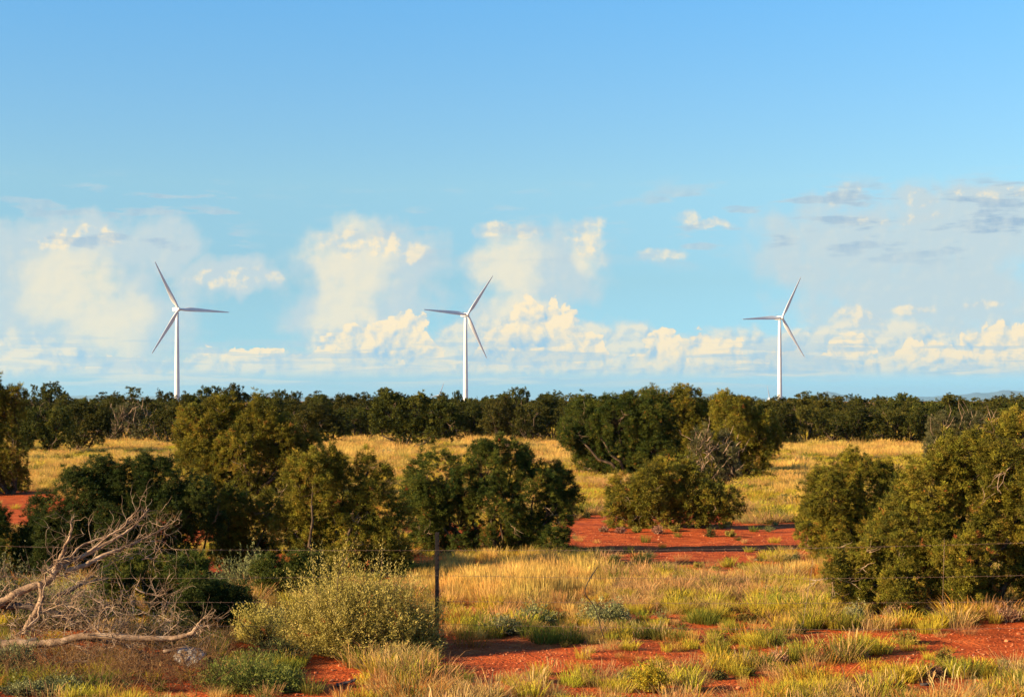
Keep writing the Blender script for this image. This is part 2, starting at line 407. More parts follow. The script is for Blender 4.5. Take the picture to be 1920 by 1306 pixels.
t.links.new(soil, mm.inputs[6]); t.links.new(peb, mm.inputs[7])
litter = ramp(t, n_fine, [(.3, (.10, .05, .02)), (.5, (.27, .15, .05)), (.7, (.42, .26, .09))])
at_ = t.nodes.new('ShaderNodeAttribute'); at_.attribute_name = 'cover'
ad = t.nodes.new('ShaderNodeMath'); ad.operation = 'ADD'; t.links.new(at_.outputs['Fac'], ad.inputs[0])
sb = t.nodes.new('ShaderNodeMath'); sb.operation = 'MULTIPLY_ADD'; t.links.new(n_mid, sb.inputs[0]); sb.inputs[1].default_value = 1.2; sb.inputs[2].default_value = -.85
t.links.new(sb.outputs[0], ad.inputs[1]); ad.use_clamp = True
m2 = t.nodes.new('ShaderNodeMix'); m2.data_type = 'RGBA'
t.links.new(ad.outputs[0], m2.inputs[0]); t.links.new(mm.outputs[2], m2.inputs[6]); t.links.new(litter, m2.inputs[7])
t.links.new(m2.outputs[2], b.inputs['Base Color'])
bump(t, b, n_fine, .9, .03)
ground = link('ground', gm, M_GROUND); ground['kind'] = 'structure'

# far blue mountains
def hills(name, D, prof, depth):
    pts = np.array(prof, float)
    px = np.linspace(pts[0, 0], pts[-1, 0], 160)
    top = np.interp(px, pts[:, 0], pts[:, 1]) - (fbm(px * .06, px * 0 + D, 4) - .5) * 5
    V_, F_ = [], []
    for k, (dd, hf) in enumerate([(-depth, 0), (-depth * .45, .55), (0, 1), (depth * .6, .5), (depth, 0)]):
        yy = D + dd + (fbm(px * .05, px * 0 + k, 3) - .5) * depth * .5
        zt = CAMH + (HZ - top) / FOC * D
        z = -75 + (zt + 75) * hf
        V_.append(np.stack([(px - 960) / FOC * D, yy, z], -1))
    n = len(px); V_ = np.concatenate(V_)
    i = (np.arange(4)[:, None] * n + np.arange(n - 1)[None]).ravel()
    o = link(name, np_mesh(name, V_, np.stack([i, i + 1, i + n + 1, i + n], -1), 4, smooth=True), M_HILL)
    return tag(o, kind='structure')
M_HILL, t, b = mat('scrub_hillside', .95, .05)
t.links.new(ramp(t, tnoise(t, .001, 6), [(.35, (.05, .07, .06)), (.65, (.10, .10, .08))]), b.inputs['Base Color'])
hills('mountain', 43000, [(1640, 751), (1720, 745), (1770, 741), (1840, 736), (1885, 731), (1940, 737), (2050, 742), (2200, 738), (2400, 750)], 2500)
hills('mountain', 41000, [(1480, 750), (1520, 740), (1548, 734), (1570, 738), (1600, 746), (1640, 751)], 1800)
hills('mountain', 46000, [(1120, 751), (1200, 744), (1260, 738), (1310, 736), (1360, 741), (1430, 745), (1480, 748), (1520, 750)], 2000)
hills('mountain', 46000, [(-500, 750), (-300, 735), (0, 744), (200, 740), (420, 746), (640, 743), (900, 748), (1120, 751)], 2000)

# =====================================================================  wind turbines
M_WHITE, t, b = mat('white_turbine_paint', .45, .4)
t.links.new(ramp(t, tnoise(t, .15, 4), [(.3, (.56, .56, .56)), (.7, (.66, .66, .66))]), b.inputs['Base Color'])
M_DARKBIT, t, b = mat('dark_rubber', .6, .3); b.inputs['Base Color'].default_value = (.05, .05, .055, 1)

def rings_mesh(name, rings, close=True):
    k = len(rings[0]); v = np.concatenate(rings)
    i = (np.arange(len(rings) - 1)[:, None] * k); j = np.arange(k)[None]; j2 = (j + 1) % k
    f = np.stack([i + j, i + j2, i + k + j2, i + k + j], -1).reshape(-1, 4)
    m = bpy.data.meshes.new(name)
    fs = [tuple(q) for q in f.tolist()]
    if close: fs += [tuple(range(k))[::-1], tuple(range(len(v) - k, len(v)))]
    m.from_pydata([tuple(p) for p in v], [], fs)
    for p in m.polygons: p.use_smooth = len(p.vertices) == 4
    m.update(); return m
def circ(r, z, k=28, axis='z', c=(0, 0)):
    a = np.arange(k) * 2 * math.pi / k
    if axis == 'z': return np.stack([c[0] + r * np.cos(a), c[1] + r * np.sin(a), np.full(k, z)], -1)
    return np.stack([c[0] + r * np.cos(a), np.full(k, z), c[1] + r * np.sin(a)], -1)
HUB = 80.0
tower_m = rings_mesh('tower', [circ(2.35 - (2.35 - 1.42) * z / 77.6, z) for z in (-3, 0, 12, 24, 25.9, 26.0, 40, 51.9, 52, 65, 77.6)])
flange_ms = [rings_mesh('flange', [circ(2.35 - .93 * z / 77.6 + .05, z - .12), circ(2.35 - .93 * z / 77.6 + .05, z + .12)]) for z in (26.0, 52.0)]
door_m = bpy.data.meshes.new('door')
door_m.from_pydata([(-.5, -2.42, .6), (.5, -2.42, .6), (.5, -2.42, 2.9), (-.5, -2.42, 2.9), (-.5, -2.2, .6), (.5, -2.2, .6), (.5, -2.2, 2.9), (-.5, -2.2, 2.9)], [], [(0, 1, 2, 3), (4, 7, 6, 5), (0, 4, 5, 1), (1, 5, 6, 2), (2, 6, 7, 3), (3, 7, 4, 0)])
def rrect(w, h, y, zc, k=24, p=4.0):
    a = (np.arange(k) + .5) * 2 * math.pi / k; c, s_ = np.cos(a), np.sin(a)
    r = (np.abs(c) ** p + np.abs(s_) ** p) ** (-1 / p)
    return np.stack([w * r * c, np.full(k, y), zc + h * r * s_], -1)
nac_m = rings_mesh('nacelle', [rrect(1.2, 1.2, -3.0, HUB), rrect(1.75, 1.75, -2.6, HUB), rrect(1.85, 1.95, 0, HUB + .1), rrect(1.85, 1.95, 4.5, HUB + .15), rrect(1.7, 1.75, 7.6, HUB + .25), rrect(1.1, 1.1, 8.1, HUB + .3)])
hub_m = rings_mesh('hub', [circ(r, y, 24, 'y', (0, 0)) for r, y in ((1.5, 1.3), (1.75, .6), (1.8, -.4), (1.6, -1.2), (1.15, -1.9), (.5, -2.35), (.1, -2.45))])
def blade_mesh(L=45.0):
    rings = []
    for s_ in np.concatenate([[.02, .05, .09, .13], np.linspace(.18, .96, 14), [.985, 1.0]]):
        z = s_ * L
        chord = np.interp(s_, [0, .05, .2, .35, .6, .85, .97, 1], [2.0, 2.0, 3.9, 3.3, 2.25, 1.3, .8, .15])
        thick = np.interp(s_, [0, .05, .2, .4, 1], [2.0, 1.95, 1.15, .62, .12])
        tw = R(np.interp(s_, [0, .1, .3, .6, 1], [34, 28, 14, 6, 1]))
        off = np.interp(s_, [0, .2, 1], [0, .55, .05])
        k = 20; a = np.arange(k) * 2 * math.pi / k
        blend = smooth01(np.array(s_), .05, .2)
        x = chord * (.5 * np.cos(a)) ; y = thick * .5 * np.sin(a) * (1 - blend * .45 * np.cos(a + .0))
        x = x + off * blend
        X_ = x * math.cos(tw) - y * math.sin(tw); Y_ = x * math.sin(tw) + y * math.cos(tw) - (s_ ** 2) * 1.2
        rings.append(np.stack([X_, Y_, np.full(k, z)], -1))
    return rings_mesh('blade', rings)
bl_m = blade_mesh()
mast_t = Tubes(); mast_t.add([(0, 5.2, HUB + 2.0), (0, 5.2, HUB + 3.1)], .09); mast_t.add([(-.7, 5.2, HUB + 3.0), (.7, 5.2, HUB + 3.0)], .07)
mast_t.add([(.7, 5.2, HUB + 3.0), (.7, 5.2, HUB + 3.4)], .12); mast_t.add([(-.7, 5.2, HUB + 3.0), (-.7, 5.2, HUB + 3.4)], .12)
mast_m = mast_t.mesh('wind_sensor')
def turbine(px, hub_py, D, yaw, angles, label, z0=None, mirror=1):
    z0 = CAMH + (HZ - hub_py) / FOC * D - HUB if z0 is None else z0
    root = empty('wind_turbine', ((px - 960) / FOC * D, D, 0))
    tag(root, label, 'wind turbine', 'white wind turbines standing on the plain')
    root.location.z = z0
    for nm, me_, mt in (('tower', tower_m, M_WHITE), ('nacelle', nac_m, M_WHITE)):
        o = link(nm, me_, mt, root)
        if nm == 'nacelle': o.rotation_euler.z = yaw; nac = o
        else: tow = o
    for f_ in flange_ms: link('flange', f_, M_WHITE, tow)
    link('door', door_m, M_DARKBIT, tow)
    link('wind_sensor', mast_m, M_DARKBIT, nac)
    h = link('hub', hub_m, M_WHITE, root); h.rotation_euler.z = yaw
    ax = Vector((math.sin(yaw), -math.cos(yaw), 0))
    h.location = Vector((0, 0, HUB)) + ax * 4.0
    from mathutils import Matrix
    for a in angles:
        o = link('blade', bl_m, M_WHITE, root)
        o.matrix_local = Matrix.Translation(h.location + ax * .4) @ Matrix.Rotation(yaw, 4, 'Z') @ Matrix.Rotation(R(90 - a), 4, 'Y') @ Matrix.Scale(mirror, 4, (1, 0, 0))
    return root
turbine(332, 580, 1364, R(30), (-2, 118, 238), 'white wind turbine at the left with one blade pointing right', mirror=-1)
turbine(873, 590, 1485, R(26), (175.5, 55.5, -64.5), 'white wind turbine in the middle standing behind the tree line gap')
turbine(1462, 596, 1552, R(22), (183, 63, 303), 'white wind turbine at the right, base near a tiny distant one')
turbine(823, 741, 5000, R(20), (70, 190, 310), 'distant turbine of which one blade tip shows left of the middle turbine')
turbine(1442, 747, 5400, R(12), (101, 221, 341), 'tiny distant turbine with white nacelle just left of the right turbine')
turbine(1617, 751, 7600, R(12), (130, 10, 250), 'tiny distant turbine with crossed blades right of the right turbine')

# =====================================================================  junipers
def scatter(name, P, rot, scl, idx, protos, colr=None, clump=None):
    m = bpy.data.meshes.new(name)
    m.vertices.add(len(P)); m.vertices.foreach_set('co', np.asarray(P, np.float32).ravel())
    for nm, dat, typ, fld in (('rot', rot, 'FLOAT_VECTOR', 'vector'), ('scl', scl, 'FLOAT_VECTOR', 'vector')):
        a = m.attributes.new(nm, typ, 'POINT'); a.data.foreach_set(fld, np.asarray(dat, np.float32).ravel())
    a = m.attributes.new('idx', 'INT', 'POINT'); a.data.foreach_set('value', np.asarray(idx, np.int32))
    if colr is not None:
        a = m.attributes.new('tone', 'FLOAT_COLOR', 'POINT'); a.data.foreach_set('color', np.concatenate([colr, np.ones((len(colr), 1))], 1).astype(np.float32).ravel())
    if clump is not None:
        a = m.attributes.new('clump', 'FLOAT', 'POINT'); a.data.foreach_set('value', np.asarray(clump, np.float32))
    o = link(name, m)
    c = bpy.data.collections.new(name + '_kinds')
    for i, pr in enumerate(protos):
        po = bpy.data.objects.new('%s_kind_%02d' % (name, i), pr); c.objects.link(po)
    g = bpy.data.node_groups.new(name + '_scatter', 'GeometryNodeTree')
    g.interface.new_socket('Geometry', in_out='INPUT', socket_type='NodeSocketGeometry')
    g.interface.new_socket('Geometry', in_out='OUTPUT', socket_type='NodeSocketGeometry')
    gi = g.nodes.new('NodeGroupInput'); go = g.nodes.new('NodeGroupOutput')
    ip = g.nodes.new('GeometryNodeInstanceOnPoints'); ci = g.nodes.new('GeometryNodeCollectionInfo')
    ci.inputs['Collection'].default_value = c
    ci.inputs['Separate Children'].default_value = True; ci.inputs['Reset Children'].default_value = True
    def na(n_, dt):
        x = g.nodes.new('GeometryNodeInputNamedAttribute'); x.data_type = dt; x.inputs['Name'].default_value = n_
        return x.outputs['Attribute']
    L = g.links.new
    L(gi.outputs[0], ip.inputs['Points']); L(ci.outputs[0], ip.inputs['Instance'])
    ip.inputs['Pick Instance'].default_value = True
    L(na('idx', 'INT'), ip.inputs['Instance Index']); L(na('rot', 'FLOAT_VECTOR'), ip.inputs['Rotation']); L(na('scl', 'FLOAT_VECTOR'), ip.inputs['Scale'])
    L(ip.outputs[0], go.inputs[0])
    md = o.modifiers.new('scatter', 'NODES'); md.node_group = g
    o['kind'] = 'stuff'
    return o
def rdir(n, bias=(0, 0, 0)):
    return unit(rng.normal(size=(n, 3)) + np.asarray(bias))
def foliage(lobe_c, lobe_r, outd, clumps, shards, ln, wd, rc, spire=1.35, core=None):
    """rounded lobes made of little clumps made of narrow scale leaves"""
    L = len(lobe_c)
    d = unit(rng.normal(size=(L, clumps, 3)) + outd[:, None] * .55 + np.array([0, 0, .45]))
    rr = rng.uniform(.45, 1.0, (L, clumps, 1)) * lobe_r[:, None, None]
    cp = lobe_c[:, None] + d * rr * np.array([1, 1, spire])
    cp = cp.reshape(-1, 3); cd = d.reshape(-1, 3)
    keep = cp[:, 2] > .04
    cp, cd = cp[keep], cd[keep]
    lt = np.repeat(rng.normal(0, .13, L), clumps)[keep]
    ct = np.clip(.45 + lt + rng.normal(0, .17, len(cp)), 0, .95)
    rust = rng.random(len(cp)) < .006
    ct[rust] = 1.0
    n = len(cp)
    s = unit(rng.normal(size=(n, shards, 3)) + cd[:, None] * .75 + np.array([0, 0, .55]))
    st = cp[:, None] + s * rc * rng.uniform(.05, .6, (n, shards, 1))
    ll = ln * rng.uniform(.6, 1.3, (n, shards, 1))
    tip = st + s * ll
    side = unit(np.cross(s, rng.normal(size=s.shape))) * (wd * rng.uniform(.35, .7, (n, shards, 1)))
    v = np.stack([st - side, st + side, tip], 2).reshape(-1, 3)
    tt = np.repeat(np.clip(ct[:, None] + rng.normal(0, .07, (n, shards)), 0, 1), 3)
    rt = np.repeat(rust, shards * 3); tt[rt] = 1.0; tt[~rt] = np.minimum(tt[~rt], .96)
    v[:, 2] = np.maximum(v[:, 2], .005)
    return v, tt
def clump_points(lobe_c, lobe_r, outd, clumps, *_a):
    L = len(lobe_c)
    d = unit(rng.normal(size=(L, clumps, 3)) + outd[:, None] * .55 + np.array([0, 0, .45]))
    rr = rng.uniform(.40, 1.05, (L, clumps, 1)) * lobe_r[:, None, None]
    cp = (lobe_c[:, None] + d * rr * np.array([.85, .85, 1.55])).reshape(-1, 3); cd = d.reshape(-1, 3)
    keep = cp[:, 2] > .03
    lt = np.repeat(rng.normal(0, .17, L), clumps)
    tt = np.clip(rng.normal(0, .13, len(cp)) + lt, -.42, .42); tt[rng.random(len(cp)) < .005] = 1.0
    return np.concatenate([cp, cd], 1)[keep], tt[keep]
_sprays = {}
def spray_meshes(mat_):
    """little rounded sprays of scale leaves, growing along +Z"""
    if mat_.name not in _sprays:
        out = []
        for k in range(7):
            r_ = np.random.default_rng(400 + k); n = 74
            tw = unit(r_.normal(size=(9, 3)) * np.array([.7, .7, .3]) + np.array([0, 0, .9]))
            j = r_.integers(0, 9, n); t_ = r_.uniform(.15, 1.0, (n, 1))
            p = tw[j] * t_ * r_.uniform(.055, .085, (n, 1)) + r_.normal(size=(n, 3)) * .007
            s_ = unit(tw[j] * .9 + r_.normal(size=(n, 3)) * .6)
            w_ = unit(np.cross(s_, r_.normal(size=(n, 3)))) * r_.uniform(.0030, .0052, (n, 1))
            v = np.stack([p - w_, p + w_, p + s_ * r_.uniform(.020, .040, (n, 1))], 1).reshape(-1, 3)
            tt = np.repeat(np.clip(.45 + r_.normal(0, .09, n) + .10 * (t_[:, 0] - .5), 0, .9), 3)
            m = np_mesh('spray', v, np.arange(len(v)), 3, tint=tt); m.materials.append(mat_); out.append(m)
        _sprays[mat_.name] = out
    return _sprays[mat_.name]
def crown_of_clumps(pd, tt, mat_, root, size):
    p, d = pd[:, :3], unit(pd[:, 3:] + np.array([0, 0, .5]))
    n = len(p)
    rot = np.stack([rng.normal(0, .15, n), np.arccos(np.clip(d[:, 2], -1, 1)), np.arctan2(d[:, 1], d[:, 0])], -1)
    s = size * rng.uniform(.7, 1.3, n)
    o = scatter('crown', p, rot, np.stack([s, s, s * rng.uniform(.9, 1.3, n)], -1), rng.integers(0, 7, n), spray_meshes(mat_), clump=tt)
    o.parent = root
    return o
def blob_lobes(blobs, r_lobe, cover, depth, low_cut=0.0):
    C_, D_, O_ = [], [], []
    for bi, (c, r) in enumerate(blobs):
        n = max(4, int(cover * 4 * math.pi * r * r / (r_lobe * r_lobe)))
        d = unit(rng.normal(size=(n, 3)) + np.array([0, 0, .25]))
        k = rng.uniform(.5, 1.0, (n, 1)) ** .6
        rag = 1 + .16 * (fbm(d[:, 0:1] * 2.3 + 5 * bi, d[:, 2:3] * 2.3 + d[:, 1:2], 2) - .5) * 2
        p = c + d * (r - r_lobe * .7) * k * rag * np.array([1, depth, 1])
        C_.append(p); O_.append(d)
    C_, O_ = np.concatenate(C_), np.concatenate(O_)
    keep = C_[:, 2] > low_cut
    return C_[keep], O_[keep]
def curved(a, b, n=5, sag=.12, wob=.04):
    a, b = np.asarray(a, float), np.asarray(b, float); L = np.linalg.norm(b - a)
    t_ = np.linspace(0, 1, n)[:, None]
    p = a + (b - a) * t_
    bend = rng.normal(size=3) * sag * L; bend[2] = -abs(bend[2]) * .8
    p += np.sin(t_ * math.pi) * bend
    p[1:-1] += rng.normal(size=(n - 2, 3)) * wob * L
    return p
def wood(blobs, lobes, base, trunk_r, dead=10, dead_len=.5, limb_r=.5):
    T, Dd = Tubes(), Tubes()
    nb = len(blobs)
    for i, (c, r) in enumerate(blobs):
        b0 = np.array([base[0] + rng.normal() * trunk_r * 1.2, base[1] + rng.normal() * trunk_r, -.08])
        path = curved(b0, c, 7, .10, .03)
        T.add(path, np.linspace(trunk_r, trunk_r * .28, 7), 7)
    bc = np.array([c for c, r in blobs])
    for p in lobes:
        j = np.argmin(np.linalg.norm(bc - p, axis=1)); c, r = blobs[j]
        s0 = c * .75 + (p * .1 + np.array([base[0], base[1], c[2] * .4]) * .15)
        T.add(curved(s0, p, 4, .10, .05), [trunk_r * .26, trunk_r * .18, trunk_r * .11, trunk_r * .05], 4)
    for i in range(dead):
        j = rng.integers(nb); c, r = blobs[j]
        d = unit(rng.normal(size=3) + np.array([0, -.9, .35]))
        p0 = c + d * r * .35; p1 = c + d * (r + rng.uniform(-.15, .25) * dead_len * 1.4)
        pth = curved(p0, p1, 6, .12, .04)
        Dd.add(pth, np.linspace(.018, .004, 6) * (trunk_r / .08), 4)
        for q in range(4):
            a0 = pth[rng.integers(2, 6)]
            Dd.add(curved(a0, a0 + unit(d + rng.normal(size=3) * .6) * rng.uniform(.25, .8) * dead_len, 4, .12, .06), np.linspace(.008, .0025, 4) * (trunk_r / .08), 3)
    return T, Dd
def juniper(pxbase, pybase, pblobs, label, mat_, q='near', depth=.9, group='junipers growing on the plain', dead=12, density=1.0, grey_twigs=0, cover=.30, name='juniper_tree', skirt=True):
    """pblobs: (x, y, radius) of the rounded masses of the crown as they stand in the photograph"""
    Y = gy(pybase); bx, by, _ = gpt(pxbase, pybase)
    scale = FOC / Y
    root = empty(name, (bx, by, 0)); tag(root, label, 'tree', group)
    blobs = []
    for (x, y, r) in pblobs:
        rm = r / scale
        p = at(x, y, Y) - np.array([bx, by, 0])
        p[1] = rng.uniform(-.35, .35) * rm * 1.2
        blobs.append((p, rm))
    if q in ('near', 'mid') and skirt:
        xs_ = [p[0] for p, r in blobs]; lo, hi = min(xs_) * .8, max(xs_) * .8
        for x_ in np.linspace(lo, hi, max(3, int((hi - lo) / .42))):
            rs = rng.uniform(.22, .36) * (1 if q == 'near' else 1.4)
            blobs.append((np.array([x_ + rng.normal() * .08, rng.uniform(-.45, .45), rs * .75]), rs))
    Q = dict(near=(.165, 25, 31, .044, .0135, .050, .82), mid=(.24, 22, 18, .10, .028, .075, 1.25), far=(.36, 13, 20, .12, .036, .12), vfar=(.5, 8, 11, .26, .085, .17))[q]
    rl = Q[0]
    lobes, outd = blob_lobes(blobs, rl, cover * density, depth, rl * .35)
    lr = rl * rng.uniform(.65, 1.25, len(lobes))
    v, tt = (clump_points if q in ('near', 'mid') else foliage)(lobes, lr, outd, Q[1], Q[2], Q[3], Q[4], Q[5])
    if q in ('near', 'mid'):
        cr_ = crown_of_clumps(v, tt, mat_, root, Q[6])
    else:
        cr_ = link('crown', np_mesh('crown', v, np.arange(len(v)), 3, tint=tt), mat_, root)
    cr_['kind'] = 'stuff'
    size = max(r for c, r in blobs)
    T, Dd = wood(blobs, lobes[::2] if q != 'vfar' else lobes[::4], (0, 0), max(.035, .058 * size / .9), dead, .45 * size)
    link('trunk', T.mesh('trunk'), M_BARK, root)
    if dead:
        link('dead_branches', Dd.mesh('dead_branches'), M_DEADW, root)['kind'] = 'stuff'
    if grey_twigs:
        G = Tubes()
        for i in range(grey_twigs):
            c, r = blobs[rng.integers(len(blobs))]
            d = unit(rng.normal(size=3) * np.array([.6, .5, .3]) + np.array([0, -.35, .8]))
            a0 = c + rng.normal(size=3) * r * .35
            G.add(curved(a0, a0 + d * r * rng.uniform(.5, 1.15), 4, .06, .03), np.linspace(.010, .003, 4) * max(1, Y / 35), 3)
        link('bare_twigs', G.mesh('bare_twigs'), M_DEADW, root)['kind'] = 'stuff'
    return root

NEAR = [
 dict(pxbase=1825, pybase=1152, q='near', mat_=M_OLIVE, dead=26, label='large golden-green juniper at the right edge behind the wire fence',
      pblobs=[(1700, 1000, 78), (1760, 930, 80), (1830, 880, 80), (1900, 860, 85), (1960, 950, 110), (1850, 980, 100), (1780, 1050, 78), (1690, 1075, 55), (1700, 1120, 32), (1920, 1060, 60), (1640, 1050, 40), (1590, 1070, 38), (1560, 1082, 30), (1745, 1105, 30), (1990, 1060, 80), (1850, 1100, 30)]),
 dict(pxbase=1620, pybase=1052, q='near', mat_=M_OLIVE, dead=8, label='dense rounded juniper on the red soil left of the large golden-green one',
      pblobs=[(1555, 930, 62), (1625, 925, 62), (1690, 945, 50), (1530, 990, 45), (1590, 1000, 60), (1660, 1010, 60), (1545, 1025, 30), (1600, 885, 34), (1660, 900, 26)]),
 dict(pxbase=920, pybase=1040, q='near', mat_=M_GREEN, dead=16, cover=.21, label='dark green open juniper behind the top of the steel fence post',
      pblobs=[(820, 895, 58), (800, 960, 55), (850, 985, 60), (905, 890, 62), (960, 870, 42), (930, 960, 70), (1000, 930, 62), (1050, 920, 42), (1040, 965, 45), (985, 1000, 48), (870, 1020, 30), (1010, 1020, 22), (1055, 1022, 13), (780, 920, 36), (800, 1010, 40), (1075, 945, 22), (935, 840, 18), (985, 868, 20)]),
 dict(pxbase=640, pybase=1082, q='near', mat_=M_OLIVE, dead=16, cover=.26, label='olive juniper above the pale saltbush, left of the fence post',
      pblobs=[(590, 905, 55), (570, 960, 62), (640, 940, 70), (700, 950, 48), (660, 1010, 66), (590, 1030, 55), (715, 1030, 40), (545, 900, 30), (735, 1000, 28), (745, 1070, 14), (620, 875, 30), (755, 975, 24), (540, 990, 44), (720, 905, 26), (690, 880, 20)]),
 dict(pxbase=450, pybase=1072, q='near', mat_=M_OLIVE, dead=8, cover=.26, label='lighter olive juniper squeezed between the dark one and the one above the saltbush',
      pblobs=[(440, 960, 45), (410, 990, 45), (470, 1010, 50), (420, 1030, 40), (390, 940, 22), (505, 960, 34)]),
 dict(pxbase=230, pybase=1085, q='near', mat_=M_DARK, dead=8, cover=.30, label='darkest green juniper at the left, behind the fallen dead tree',
      pblobs=[(150, 930, 55), (220, 920, 50), (300, 910, 50), (130, 1000, 60), (220, 990, 75), (310, 980, 65), (350, 950, 35), (90, 1030, 50), (250, 1050, 50), (60, 1080, 40), (345, 1020, 36), (375, 930, 36), (80, 985, 46), (185, 890, 30), (270, 885, 28), (390, 990, 34)]),
 dict(pxbase=300, pybase=1168, q='near', mat_=M_GREEN, dead=3, label='low bright green juniper sapling right behind the dead branches',
      pblobs=[(215, 1085, 34), (265, 1080, 38), (315, 1090, 40), (365, 1080, 34), (340, 1120, 32), (290, 1120, 30)]),
 dict(pxbase=460, pybase=935, q='mid', mat_=M_OLIVE, dead=10, label='broad juniper left of the golden clearing, taller than the olive one before it',
      pblobs=[(400, 800, 58), (470, 800, 55), (520, 830, 50), (380, 860, 45), (450, 870, 62), (530, 860, 36), (420, 780, 34), (410, 905, 24), (350, 800, 34), (355, 850, 38), (560, 850, 34), (588, 838, 16), (500, 790, 40)]),
 dict(pxbase=20, pybase=925, q='mid', mat_=M_OLIVE, dead=10, cover=.22, label='open juniper cut off by the left edge of the picture',
      pblobs=[(0, 780, 52), (-40, 850, 60), (25, 850, 36), (20, 885, 22), (-30, 750, 50), (30, 745, 24)]),
 dict(pxbase=1180, pybase=892, q='mid', mat_=M_GREEN, dead=8, label='large bushy juniper beyond the red patch, left half of the middle clump',
      pblobs=[(1095, 795, 50), (1160, 795, 60), (1150, 850, 48), (1220, 790, 56), (1105, 835, 40), (1230, 850, 52), (1190, 872, 34), (1070, 815, 26)]),
 dict(pxbase=1290, pybase=868, q='mid', mat_=M_OLIVE, dead=14, label='tall olive juniper with bare grey limbs at its top in the middle clump',
      pblobs=[(1225, 768, 38), (1280, 772, 48), (1300, 820, 56), (1350, 795, 52), (1250, 820, 48), (1340, 840, 40)]),
 dict(pxbase=1390, pybase=902, q='mid', mat_=M_OLIVE, dead=10, cover=.24, label='juniper at the right end of the middle clump, leaning over golden grass',
      pblobs=[(1380, 795, 52), (1425, 815, 46), (1405, 860, 38), (1350, 850, 40), (1445, 850, 24), (1340, 885, 24), (1360, 770, 34)]),
 dict(pxbase=1340, pybase=918, q='mid', mat_=M_GREYTREE, dead=14, grey_twigs=240, cover=.13, label='half-bare greyish juniper with upright twigs in front of the middle clump',
      pblobs=[(1320, 840, 34), (1360, 845, 34), (1340, 885, 34), (1300, 880, 22), (1370, 885, 22)]),
 dict(pxbase=1240, pybase=992, q='mid', mat_=M_OLIVE, dead=20, cover=.25, label='low spreading juniper on the red soil before the middle clump',
      pblobs=[(1170, 930, 34), (1220, 925, 44), (1275, 925, 44), (1330, 935, 36), (1210, 960, 32), (1270, 960, 32), (1150, 965, 26), (1330, 965, 22), (1300, 900, 30), (1240, 895, 26), (1370, 950, 22)]),
 dict(pxbase=1800, pybase=872, q='mid', mat_=M_GREYTREE, dead=14, grey_twigs=120, cover=.22, label='brownish thin juniper showing above the large golden-green one',
      pblobs=[(1770, 815, 42), (1820, 810, 40), (1760, 850, 32), (1860, 830, 36)]),
 dict(pxbase=245, pybase=833, q='far', mat_=M_GREYTREE, dead=12, grey_twigs=160, cover=.2, label='half-bare greyish juniper beside golden grass, below the left turbine',
      pblobs=[(230, 795, 30), (265, 795, 30), (245, 780, 24), (215, 812, 16), (285, 805, 16)]),
 dict(pxbase=760, pybase=846, q='far', mat_=M_FAR, dead=6, label='wide wedge-shaped juniper right of the golden clearing',
      pblobs=[(730, 775, 38), (780, 775, 40), (830, 780, 36), (760, 815, 32), (800, 810, 32), (705, 790, 24), (850, 800, 22)]),
 dict(pxbase=90, pybase=852, q='far', mat_=M_FAR, dead=6, label='rounded juniper at the left behind the yellow shrub meadow',
      pblobs=[(70, 805, 38), (110, 800, 38), (50, 825, 25), (100, 830, 22)]),
 dict(pxbase=150, pybase=848, q='far', mat_=M_FAR, dead=6, label='dark bushy juniper touching the half-bare greyish one on its left side',
      pblobs=[(150, 790, 36), (180, 810, 32), (140, 825, 26), (190, 785, 24)]),
 dict(pxbase=430, pybase=1185, q='near', mat_=M_DARK, dead=4, label='added dark low juniper standing in for shade in the hollow behind the small pale saltbush',  # added: dark foliage takes the place of the shadow cast in this hollow
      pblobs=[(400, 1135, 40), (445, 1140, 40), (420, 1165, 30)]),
 dict(pxbase=540, pybase=1130, q='near', mat_=M_GREEN, dead=4, label='added dark low juniper filling the shade directly behind the big pale saltbush',  # added to fill the shaded gap behind the saltbush with dark foliage
      pblobs=[(510, 1080, 38), (560, 1085, 42), (600, 1090, 34)]),
 dict(pxbase=20, pybase=1085, q='near', mat_=M_GREEN, dead=4, label='dark green juniper at the left edge behind the grey-green sage',
      pblobs=[(-10, 1000, 45), (25, 1030, 40), (50, 1050, 30)]),
]
for kw in NEAR: juniper(**kw)
